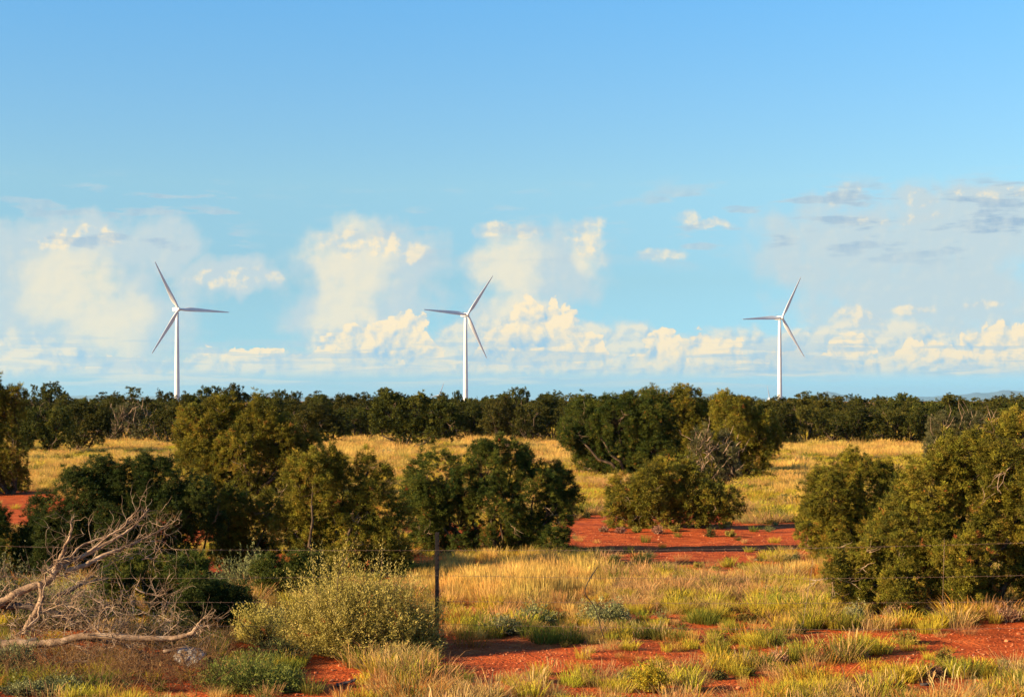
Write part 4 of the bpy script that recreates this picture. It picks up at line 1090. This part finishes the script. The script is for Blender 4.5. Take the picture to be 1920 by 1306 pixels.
SH = [  # px, py, width, height, material, label
 (970, 1055, 32, 14, 'c', 'olive cushion shrub at the near edge of the shade, nearest the post'),
 (1020, 1052, 22, 11, 'c', 'small olive cushion shrub in the shade, second from the post'),
 (1050, 1054, 26, 12, 'c', 'olive cushion shrub in the shade, third from the post'),
 (1083, 1050, 18, 12, 'd', 'small green cushion shrub in the shade, fourth from the post'),
 (1152, 1053, 24, 12, 's', 'whitish little shrub on the front edge of the red patch'),
 (1213, 1052, 20, 13, 's', 'whitish little shrub beside the shadow on the red patch'),
 (1062, 1032, 14, 16, 'd', 'dark little sprout under the right skirt of the open dark juniper'),
 (1064, 1130, 32, 14, 'd', 'dark brown-green cushion in tall golden grass left of the bent wire'),
 (1056, 1150, 22, 12, 'd', 'small dark cushion below the golden grass left of the bent wire'),
 (1230, 1096, 22, 12, 'd', 'dark cushion in the pinkish grass right of the bent wire'),
 (1365, 1060, 22, 13, 'c', 'round olive cushion on the red strip, middle of the picture right side'),
 (1310, 1064, 26, 11, 'c', 'flat olive cushion left of the round one on the red strip'),
 (1342, 1068, 20, 9, 'c', 'tiny olive cushion just below the round one on the red strip'),
 (1395, 1066, 34, 11, 'c', 'wide olive cushion right of the round one on the red strip'),
 (1470, 1064, 20, 9, 'c', 'tiny bright cushion left of the silvery upright shrub'),
 (1492, 1054, 18, 22, 's', 'silvery upright shrub at the foot of the dense rounded juniper'),
 (1350, 1100, 28, 13, 'c', 'dark green cushion in the middle of the pinkish grass'),
 (1392, 1094, 22, 12, 'c', 'bright green cushion right in the pinkish grass'),
 (1402, 1122, 26, 12, 'c', 'olive cushion below the bright green one in the pinkish grass'),
 (1425, 1146, 44, 18, 'b', 'brown dead cushion in dry grass left of the leaning fence stay'),
 (1362, 1145, 26, 13, 'd', 'dark green cushion left of the brown dead one'),
 (1392, 1156, 26, 11, 'c', 'yellowish cushion below the brown dead one'),
 (1475, 1155, 30, 12, 'd', 'dark cushion under the leaning fence stay'),
 (1458, 1240, 48, 26, 'b', 'dark tangle of dead twigs with pale stalks in the grass'),
 (1345, 1262, 30, 16, 'd', 'dark green bunch in the lower grass right of the yellow bush'),
 (1405, 1262, 22, 14, 'd', 'small dark green bunch beside a red bare spot, lower middle'),
 (1780, 1258, 48, 32, 'c', 'yellow-green bunch on the lower right soil'),
 (1640, 1222, 32, 16, 'd', 'green low shrub between two red bare patches'),
 (1703, 1212, 60, 26, 'c', 'olive low shrub left of the gravelly right patch'),
 (1617, 1280, 32, 22, 's', 'pale grey-green shrub at the bottom right of centre'),
 (1880, 1262, 34, 22, 's', 'bluish-green small shrub at the lower right edge'),
 (1748, 1268, 40, 20, 'b', 'brownish dry bush left of the yellow-green bunch'),
 (1590, 1295, 30, 14, 'd', 'dark cushion at the bottom edge right of centre'),
 (1690, 1298, 30, 14, 'd', 'dark cushion at the bottom edge under the yellow-green bunch'),
 (1500, 1185, 24, 18, 'd', 'dark green low shrub in the yellow-green strip'),
 (1805, 1166, 24, 13, 'c', 'small olive cushion under the large right juniper'),
 (1675, 1160, 50, 26, 'b', 'dry brown scrub under the branch tips of the large right juniper'),
 (1760, 1160, 70, 30, 'b', 'dry brown scrub at the foot of the large right juniper'),
 (1890, 1172, 70, 34, 'b', 'dark dry scrub at the right edge below the large juniper'),
 (1370, 1006, 26, 13, 'c', 'round olive cushion on the red patch'),
 (1332, 1006, 30, 20, 'd', 'dark green bush beside the round olive cushion on the red patch'),
 (1318, 984, 26, 22, 'c', 'tan-olive bush behind the dark green one on the red patch'),
 (1163, 1000, 26, 12, 'b', 'straw coloured dome at the left foot of the low spreading juniper'),
 (1195, 1000, 24, 12, 'c', 'olive dome second along the foot of the low spreading juniper'),
 (1232, 1002, 30, 13, 'b', 'tan dome third along the foot of the low spreading juniper'),
 (1268, 1000, 30, 14, 'c', 'olive dome at the right foot of the low spreading juniper'),
 (1132, 998, 20, 10, 'b', 'small tan tuft left of the domes on the red patch'),
 (1101, 972, 16, 12, 'd', 'dark small bush at the top of the red patch'),
 (1084, 972, 22, 10, 'c', 'olive small bush beside the dark small one at the top of the red patch'),
 (1060, 1003, 26, 9, 'c', 'flat olive shrub on the left end of the red patch'),
 (1038, 1026, 34, 22, 'd', 'dark leafy bush at the right foot of the open dark juniper'),
 (1416, 968, 20, 12, 'd', 'dark bush in the shade behind the red patch, left one'),
 (1442, 970, 18, 12, 'd', 'dark bush in the shade behind the red patch, right one'),
 (1525, 1035, 40, 34, 'b', 'dry orange-tan scrub at the left foot of the dense rounded juniper'),
 (1545, 1048, 34, 14, 'd', 'green cushion beside the dry orange-tan scrub'),
 (150, 858, 24, 12, 'd', 'dark green cushion in the yellow shrub meadow at the left'),
 (125, 862, 20, 10, 'c', 'yellow-green cushion left of the dark one in the left meadow'),
 (172, 866, 22, 10, 'c', 'yellow-green cushion right of the dark one in the left meadow'),
 (82, 880, 26, 9, 'c', 'flat yellow-green cushion lowest in the left meadow'),
 (200, 852, 40, 10, 'd', 'long dark shrub on the golden grass below the half-bare greyish juniper'),
 (258, 852, 34, 10, 'd', 'dark shrub right below the half-bare greyish juniper'),
 (290, 836, 30, 9, 'd', 'grey-green flat shrub right of the half-bare greyish juniper'),
 (1462, 868, 40, 9, 's', 'flat grey-green shrub at the left end of the yellow meadow'),
 (1527, 878, 16, 9, 'd', 'dark dot-like bush in the yellow meadow'),
 (1540, 868, 18, 7, 'd', 'small dark bush above the dot-like one in the yellow meadow'),
 (1492, 834, 44, 14, 's', 'grey-green sage at the back of the yellow meadow, left end'),
 (1620, 856, 16, 6, 'd', 'tiny dark bush in the back of the yellow meadow'),
 (1718, 872, 22, 8, 'd', 'dark bush in the yellow meadow beside the brownish thin juniper'),
 (1652, 852, 16, 6, 'c', 'tiny olive bush at the back of the yellow meadow'),
 (1440, 893, 60, 14, 'd', 'dark low shrub under the leaning juniper of the middle clump'),
 (1500, 896, 50, 12, 'd', 'dark low shrub right of the leaning juniper of the middle clump'),
 (1470, 936, 34, 9, 's', 'flat grey shrub in the yellow grass above the red patch'),
 (640, 846, 60, 10, 's', 'flat grey-green sage in the back of the golden clearing'),
 (725, 856, 60, 14, 's', 'grey-green sage at the right of the golden clearing'),
 (1035, 862, 24, 8, 'd', 'greyish dark bush in the second golden gap'),
 (1120, 1098, 20, 8, 'b', 'reddish brown dead tuft beside the bent wire'),
 (930, 1066, 22, 8, 'c', 'small yellowish cushion at the top of the tall golden grass'),
 (740, 1062, 34, 12, 'b', 'dry tan tuft left of the fence post under the juniper branch tips'),
]
MM = {'c': M_CUSH, 'd': M_CUSHDK, 's': M_SAGEDK, 'b': M_BROWN}
for (a, b_, w, h, k, lab) in SH:
    big = w > 30
    shrub(a, b_, w * 1.1, h * 1.15, MM[k], lab, n=int(110 if big else 70), per=12 if big else 10, leaf=.026, lw=.0065, stems=(26 if k == 'b' else 0), up=.75 if k != 's' else 1.0)

# =====================================================================  wire fence
M_POST, t, b = mat('dark_rusty_steel', .7, .35)
t.links.new(ramp(t, tnoise(t, 14, 5), [(.35, (.008, .007, .007)), (.7, (.022, .014, .010))]), b.inputs['Base Color'])
M_WIRE, t, b = mat('rusty_wire', .6, .4)
t.links.new(ramp(t, tnoise(t, 5, 3), [(.35, (.10, .05, .03)), (.7, (.24, .16, .11))]), b.inputs['Base Color'])
YF = gy(1215); SF = FOC / YF
fx = lambda px: (px - 960) / SF
fz = lambda py: CAMH - (py - HZ) / SF
fence = empty('wire_fence', (fx(819), YF, 0)); tag(fence, 'barbed wire fence on dark steel posts crossing the grass', 'fence')
def tpost(xw, ylean=0.0):
    """steel T-post: flange, stem and studs"""
    h = 1.31; fl = .044; th = .005; st = .038
    V_, F_ = [], []
    def box(x0, x1, y0, y1, z0, z1):
        k = len(V_)
        V_.extend([(x, y, z) for z in (z0, z1) for x, y in ((x0, y0), (x1, y0), (x1, y1), (x0, y1))])
        F_.extend([(k, k + 3, k + 2, k + 1), (k + 4, k + 5, k + 6, k + 7)] + [(k + i, k + (i + 1) % 4, k + 4 + (i + 1) % 4, k + 4 + i) for i in range(4)])
    box(-fl / 2, fl / 2, -th, th, -.1, h)
    box(-th / 2, th / 2, th + .0005, st, -.1, h - .001)
    for z in np.arange(.08, h - .02, .054): box(-.006, .006, -th - .009, -th - .0005, z, z + .012)
    m = bpy.data.meshes.new('post'); m.from_pydata(V_, [], F_); m.update()
    o = link('post', m, M_POST, fence); o.location = (xw - fence.location.x, ylean, 0); o.rotation_euler = (0, R(rng.normal() * .6), R(8))
    return o
tpost(fx(819)); tpost(fx(2130), -.25); tpost(fx(-420), .15)
WIRES = [((-420, 1012), (819, 1031), (2130, 1006)), ((-420, 1073), (819, 1078), (2130, 1068)), ((-420, 1122), (819, 1126), (2130, 1118)), ((-420, 1167), (819, 1169), (2130, 1168))]
for wi, w in enumerate(WIRES):
    Wt = Tubes()
    for (x0, y0), (x1, y1) in zip(w[:-1], w[1:]):
        n = 60; t_ = np.linspace(0, 1, n)
        px = x0 + (x1 - x0) * t_; py = y0 + (y1 - y0) * t_ + np.sin(t_ * math.pi) * (7 + 2 * math.sin(wi * 2.1)) + rng.normal(0, .12, n)
        ydir = np.where(px > 819, -.25 * (px - 819) / 1311, -.15 * (px - 819) / 1239) * 1.0
        pts = np.stack([fx(px) - fence.location.x, -.012 + ydir, fz(py)], -1)
        Wt.add(pts, .0018, 5)
        L = np.linalg.norm(pts[-1] - pts[0])
        for k in range(int(L / .127)):
            f_ = (k + .5) * .127 / L; i0 = min(n - 2, int(f_ * (n - 1))); fr = f_ * (n - 1) - i0
            c = pts[i0] * (1 - fr) + pts[i0 + 1] * fr; a = rng.uniform(0, 6.28)
            u = np.array([.006, math.cos(a) * .014, math.sin(a) * .014])
            Wt.add([c - u, c + u], .0015, 3)
            u = np.array([-.006, -math.sin(a) * .014, math.cos(a) * .014]); Wt.add([c - u, c + u], .0015, 3)
    link('wire', Wt.mesh('wire'), M_WIRE, fence)
for pts in ([(1523, 1048), (1519, 1080), (1511, 1125), (1505, 1168)], [(1769, 1008), (1768, 1060), (1766, 1120), (1765, 1172)], [(1120, 1062), (1104, 1085), (1095, 1105), (1098, 1116), (1112, 1130), (1120, 1150), (1126, 1175), (1131, 1192)]):
    p = np.array([[fx(x) - fence.location.x, -.035, fz(y)] for x, y in pts])
    if len(p) > 6:
        tt_ = np.linspace(0, len(p) - 1, 26); p = np.stack([np.interp(tt_, range(len(p)), p[:, c]) for c in range(3)], -1)
        for _ in range(3): p[1:-1] = (p[:-2] + p[1:-1] * 2 + p[2:]) / 4
    S = Tubes(); S.add(p, .0024 if len(p) < 6 else .0055, 5)
    link('wire_stay', S.mesh('wire_stay'), M_WIRE if len(pts) < 6 else M_POST, fence)

# =====================================================================  fallen dead tree, left foreground
YD = 17.3
dead = empty('fallen_dead_tree', (*[float(v) for v in at(150, 1200, YD)[:2]], 0)); tag(dead, 'fallen dead juniper with bleached bare branches, bottom left', 'dead tree')
org = np.array(dead.location)
def dpath(pts, yo=0.0, yslope=0.0, n=None):
    p = np.array([at(x, y, YD) for x, y in pts]) - org
    k = np.arange(len(p)); m_ = n or (len(p) - 1) * 4 + 1
    t_ = np.linspace(0, len(p) - 1, m_); p = np.stack([np.interp(t_, k, p[:, c]) for c in range(3)], -1)
    for _ in range(2): p[1:-1] = (p[:-2] + 2 * p[1:-1] + p[2:]) / 4
    p[:, 1] += yo + yslope * np.linspace(0, 1, m_) + rng.normal(0, .006, m_)
    p[1:-1, [0, 2]] += rng.normal(0, .0035, (m_ - 2, 2))
    return p
def rpx(a): return np.array(a) / (FOC / YD)
MAIN = [  # points, start radius px, end radius px, depth offset, slope, dark
 ([(-40, 1150), (0, 1130), (30, 1112), (52, 1101), (78, 1097), (95, 1082), (101, 1066), (118, 1048)], 9, 6, 0, .1, 0),
 ([(52, 1185), (62, 1160), (76, 1140), (84, 1118), (81, 1088)], 7, 5, -.1, .0, 0),
 ([(-30, 1136), (10, 1137), (40, 1137), (75, 1144), (105, 1150), (128, 1160), (142, 1172)], 6.5, 5, .1, -.1, 1),
 ([(101, 1066), (110, 1050), (118, 1034), (121, 1024), (127, 1014), (132, 1004), (136, 990), (135, 976)], 4.5, 1.2, .05, -.1, 0),
 ([(105, 1068), (125, 1052), (150, 1045), (180, 1025), (205, 1012), (225, 1000), (240, 985), (250, 968), (256, 960)], 5, 1.0, .1, .5, 0),
 ([(118, 1072), (150, 1064), (172, 1050), (195, 1040), (215, 1032), (237, 1024)], 5, 3.0, .1, .3, 0),
 ([(237, 1024), (262, 1010), (278, 1003), (291, 992)], 2.6, .8, .4, .2, 0),
 ([(115, 1055), (130, 1043), (137, 1030), (150, 1022), (165, 1017), (190, 1008), (205, 1000), (210, 988), (226, 978)], 3, .8, .1, .4, 0),
 ([(130, 1060), (150, 1040), (170, 1028), (195, 1005), (222, 992), (228, 975), (244, 962)], 3, .8, .2, .1, 0),
 ([(20, 1192), (60, 1192), (105, 1193), (140, 1188), (168, 1180), (205, 1176), (250, 1180), (300, 1182), (345, 1181), (368, 1177), (383, 1171), (390, 1158)], 8.5, 3.6, -.5, -.1, 0),
 ([(390, 1158), (396, 1150), (403, 1144)], 2.6, .9, -.6, 0, 0),
 ([(388, 1160), (400, 1158), (411, 1160), (413, 1166)], 2.0, 1.2, -.6, 0, 0),
 ([(390, 1158), (398, 1164), (397, 1173), (391, 1172), (389, 1166)], 1.2, .9, -.62, 0, 0),
 ([(178, 1184), (205, 1192), (235, 1200), (265, 1215), (300, 1236)], 5, 2.5, -.4, .3, 1),
 ([(96, 1188), (50, 1200), (10, 1215), (-30, 1220)], 8, 7, -.5, 0, 1),
 ([(92, 1114), (89, 1125), (87, 1140), (92, 1146), (82, 1158), (70, 1168), (55, 1178)], 2.4, 1.6, -.2, -.3, 0),
 ([(93, 1072), (92, 1090), (88, 1110), (88, 1140)], 1.6, 1.0, -.15, 0, 0),
 ([(88, 1047), (92, 1062), (99, 1076)], 1.0, 1.8, -.1, .1, 0),
 ([(84, 1066), (93, 1070), (99, 1076)], .8, 1.3, -.1, .1, 0),
 ([(101, 1052), (106, 1047), (112, 1056), (118, 1060)], 1.2, 1.4, 0, 0, 0),
 ([(88, 1126), (110, 1124), (125, 1127), (150, 1131), (178, 1138)], 1.2, 1.0, -.3, 0, 0),
 ([(95, 1140), (115, 1132), (135, 1124), (148, 1140)], 1.5, .9, -.3, 0, 0),
 ([(112, 1148), (140, 1146), (165, 1145), (185, 1133), (215, 1128)], 2.0, .9, -.3, .1, 0),
 ([(136, 1142), (146, 1128), (144, 1116), (155, 1110), (172, 1098)], 1.7, .7, -.2, 0, 0),
 ([(180, 1174), (190, 1163), (203, 1163), (213, 1173)], 1.7, 1.6, -.55, 0, 0),
 ([(208, 1172), (209, 1150), (214, 1135), (219, 1122)], 1.4, .7, -.55, 0, 0),
 ([(216, 1172), (217, 1155), (226, 1138), (235, 1125)], 1.4, .7, -.5, 0, 0),
 ([(240, 1176), (248, 1160), (255, 1150)], 1.2, .7, -.5, 0, 0),
 ([(145, 1182), (146, 1160), (153, 1148)], 1.0, .7, -.5, 0, 0),
 ([(300, 1176), (315, 1162), (330, 1154), (346, 1155)], 1.3, .7, -.5, .1, 0),
 ([(325, 1178), (345, 1162), (356, 1152)], 1.1, .6, -.5, .1, 0),
 ([(160, 1190), (175, 1195), (195, 1212)], 1.8, 1.2, -.6, 0, 0),
 ([(150, 1228), (170, 1222), (195, 1220), (210, 1230), (228, 1244), (240, 1260)], 3.2, 1.4, -.6, -.1, 0),
 ([(172, 1240), (178, 1252), (190, 1266)], 1.4, 1.0, -.7, 0, 0),
 ([(250, 1104), (270, 1115), (290, 1118), (310, 1114)], 1.8, .8, .1, 0, 0),
 ([(290, 1118), (302, 1122), (315, 1134)], 1.0, .6, .1, 0, 0),
 ([(335, 1200), (350, 1198), (364, 1205), (372, 1220), (376, 1234)], 3.5, 2.6, -.75, 0, 0),
 ([(368, 1205), (390, 1207), (385, 1230)], 1.5, 1.0, -.75, 0, 0),
 ([(300, 1258), (312, 1266), (330, 1268), (352, 1271), (366, 1262)], 3.2, 1.5, -.9, 0, 0),
 ([(366, 1262), (376, 1256), (385, 1264), (387, 1280)], 1.2, .8, -.9, 0, 0),
 ([(242, 1208), (262, 1220), (275, 1232)], 1.4, .9, -.7, 0, 0),
 ([(262, 1190), (275, 1205), (277, 1222)], 1.3, .9, -.6, 0, 0),
 ([(217, 1184), (222, 1198), (240, 1196), (244, 1184)], 1.4, 1.0, -.6, 0, 0),
 ([(272, 1252), (278, 1262), (285, 1274)], 1.0, 1.2, -.9, 0, 0),
 ([(330, 1240), (340, 1250), (346, 1262)], 1.3, 1.0, -.95, 0, 0),
 ([(240, 1246), (252, 1238), (258, 1232)], 1.5, 1.0, -.8, 0, 0),
 ([(108, 1195), (120, 1210), (130, 1225), (150, 1230)], 1.6, 1.0, -.7, 0, 0),
 ([(0, 1118), (8, 1105), (14, 1096)], 1.0, .7, 0, 0, 0), ([(0, 1108), (18, 1104)], 1.0, .7, 0, 0, 0), ([(-5, 1086), (10, 1078)], 1.6, .9, 0, 0, 0),
 ([(150, 1058), (172, 1048), (196, 1046), (212, 1050), (234, 1052)], 1.6, .7, .3, .1, 0),
 ([(250, 1055), (268, 1046), (281, 1036)], 1.2, .7, .4, 0, 0), ([(252, 1054), (275, 1051)], 1.0, .7, .4, 0, 0),
 ([(180, 1068), (198, 1060), (210, 1050)], 1.4, .8, .3, 0, 0),
 ([(205, 1036), (235, 1022), (262, 1022), (286, 1018)], 1.2, .6, .4, 0, 0),
 ([(120, 1080), (140, 1090), (148, 1102)], 1.2, .8, 0, 0, 0), ([(105, 1080), (125, 1078)], 1.2, .9, 0, 0, 0),
 ([(112, 1118), (140, 1100), (165, 1092), (190, 1090)], 3.4, 1.2, .2, .1, 1),
 ([(95, 1122), (118, 1110), (138, 1098), (160, 1085)], 4.0, 2.0, .25, .1, 1),
]
tips = []
for pts, r0, r1, yo, ys_, dk in MAIN:
    p = dpath(pts, yo, ys_)
    S = Tubes(); S.add(p, np.linspace(rpx(r0), rpx(r1), len(p)) * (1 + rng.normal(0, .05, len(p))), 8 if r0 > 3 else 5)
    link('branch', S.mesh('branch'), M_DEADD if dk else M_DEADW, dead)
    tips.append((p, r0))
TW = Tubes()
def twig(p0, d, L, r, lvl):
    n = 5; p = [np.array(p0)]; dd = unit(np.array(d, float))
    for i in range(n):
        dd = unit(dd + rng.normal(size=3) * .28 + np.array([0, 0, .03])); p.append(p[-1] + dd * L / n)
    TW.add(np.array(p), np.linspace(r, r * .35, n + 1) * .72, 4)
    if lvl > 0:
        for k in range(rng.integers(1, 4)):
            i = rng.integers(1, n + 1); twig(p[i], dd + rng.normal(size=3) * .7, L * rng.uniform(.45, .75), r * .6, lvl - 1)
for p, r0 in tips:
    L_ = np.linalg.norm(p[-1] - p[0])
    for k in range(int(5 + L_ * 12)):
        i = rng.integers(len(p) // 4, len(p)); i0 = max(0, i - 1)
        twig(p[i], unit(p[i] - p[i0] + 1e-6) * .5 + rng.normal(size=3) * np.array([.7, .4, .6]) + np.array([.15, 0, .25]), rng.uniform(.10, .38), rpx(rng.uniform(.55, 1.1)), 1)
for k in range(480):       # brush lying around and under the big limbs
    x = rng.uniform(10, 400); y = rng.uniform(1120, 1275)
    if x > 300 and y < 1190: continue
    twig(at(x, y, YD) - org + np.array([0, rng.uniform(-.3, .5), 0]), rng.normal(size=3) * np.array([1, .5, .6]) + np.array([.3, 0, .1]), rng.uniform(.15, .5), rpx(rng.uniform(.5, 1.2)), 1)
link('twigs', TW.mesh('twigs'), M_DEADW, dead)['kind'] = 'stuff'
# brown dry brush through which it lies
TB = Tubes(); TW2 = TW; TW = TB
for k in range(1000):
    x = rng.uniform(-10, 430); py_ = rng.uniform(1228, 1300); Yk = gy(py_)
    twig(np.array([(x - 960) / FOC * Yk, Yk, 0]) - org, rng.normal(size=3) * np.array([.8, .5, .3]) + np.array([0, 0, .9]), rng.uniform(.18, .55), rpx(rng.uniform(.35, .8)), 1)
ob = link('dry_brush', TB.mesh('dry_brush'), None); M_BRUSH, t, b = mat('brown_brush', .9, .1)
t.links.new(ramp(t, tnoise(t, 3, 3), [(.3, (.05, .025, .014)), (.5, (.17, .085, .035)), (.72, (.32, .20, .09))]), b.inputs['Base Color'])
ob.data.materials.append(M_BRUSH); ob.location = tuple(org); tag(ob, kind='stuff')

# pale rock beside it
def rock(px, py, wpx, hpx, label, seed):
    r_ = np.random.default_rng(seed); Y = gy(py); s = FOC / Y
    import bmesh
    bm = bmesh.new(); bmesh.ops.create_icosphere(bm, subdivisions=4, radius=1.0)
    co = np.array([v.co[:] for v in bm.verts])
    pl = unit(r_.normal(size=(26, 3)))
    d = (co @ pl.T).max(1, keepdims=True)
    co = co / (d ** .8) * .82
    co *= 1 + (fbm(co[:, :1] * 3 + seed, co[:, 2:] * 3 + co[:, 1:2] * 2, 4) - .5) * .35
    co *= np.array([wpx / s / 2, wpx / s / 2 * .8, hpx / s / 2]); co[:, 2] += hpx / s * .42
    for v, c in zip(bm.verts, co): v.co = c
    m = bpy.data.meshes.new('rock'); bm.to_mesh(m); bm.free()
    x, y, _ = gpt(px, py)
    o = link('rock', m, M_ROCK); o.location = (x, y, 0); tag(o, label, 'rock'); return o
M_ROCK, t, b = mat('pale_limestone', .9, .15)
t.links.new(ramp(t, tnoise(t, 9, 6), [(.36, (.10, .06, .035)), (.48, (.24, .21, .19)), (.62, (.36, .37, .38)), (.75, (.52, .53, .54))]), b.inputs['Base Color'])
bump(t, b, tnoise(t, 22, 5), .8, .03)
rock(352, 1248, 60, 42, 'pale grey rock lying among the dead branches at the lower left', 5)
# sticks
def stick(pts, r, label, Yk=None, m_=None):
    x0, y0 = pts[0]; Yk = Yk or gy(max(p[1] for p in pts) + 1)
    o0 = at(*pts[0], Yk); p = np.array([at(x, y, Yk) for x, y in pts]) - o0
    p = np.stack([np.interp(np.linspace(0, len(p) - 1, 9), range(len(p)), p[:, c]) for c in range(3)], -1); p += rng.normal(0, .004, p.shape)
    S = Tubes(); S.add(p, np.linspace(r, r * .6, 9), 6)
    o = link('stick', S.mesh('stick'), m_ or M_DEADW); o.location = tuple(o0); tag(o, label, 'stick', 'dead sticks lying on the ground'); return o
stick([(1415, 1048), (1425, 1050), (1436, 1049)], .022, 'pale stick lying on the red soil right of the middle')
stick([(134, 1269), (142, 1276), (150, 1285), (156, 1291)], .020, 'forked pale stick standing out at the bottom left', 16.0)
stick([(1608, 1148), (1630, 1146), (1652, 1147)], .014, 'thin pale stick beside the silvery upright shrub')
stick([(1200, 1283), (1206, 1291), (1209, 1304)], .012, 'short pale stalk left of the yellow-flowering bush', 15.6)
stick([(1725, 1284), (1745, 1281), (1752, 1283)], .018, 'dark grey stick at the lower right', None, M_DEADD)
stick([(630, 1284), (660, 1276), (668, 1273)], .020, 'dark stick in the grass at the bottom left of the post', None, M_DEADD)

# =====================================================================  air
M_AIR = bpy.data.materials.new('thin_haze'); M_AIR.use_nodes = True; t = M_AIR.node_tree; t.nodes.clear()
pv = t.nodes.new('ShaderNodeVolumePrincipled'); pv.inputs['Color'].default_value = (.42, .74, 1.0, 1); pv.inputs['Density'].default_value = 2.2e-5; pv.inputs['Anisotropy'].default_value = .2
om = t.nodes.new('ShaderNodeOutputMaterial'); t.links.new(pv.outputs[0], om.inputs['Volume'])
hx, hy0, hy1, hz0, hz1 = 60000, -1000, 50500, -78, 330
m = bpy.data.meshes.new('haze')
m.from_pydata([(x, y, z) for z in (hz0, hz1) for x, y in ((-hx, hy0), (hx, hy0), (hx, hy1), (-hx, hy1))], [], [(0, 3, 2, 1), (4, 5, 6, 7), (0, 1, 5, 4), (1, 2, 6, 5), (2, 3, 7, 6), (3, 0, 4, 7)])
hz_ = link('haze', m, M_AIR); hz_['kind'] = 'stuff'
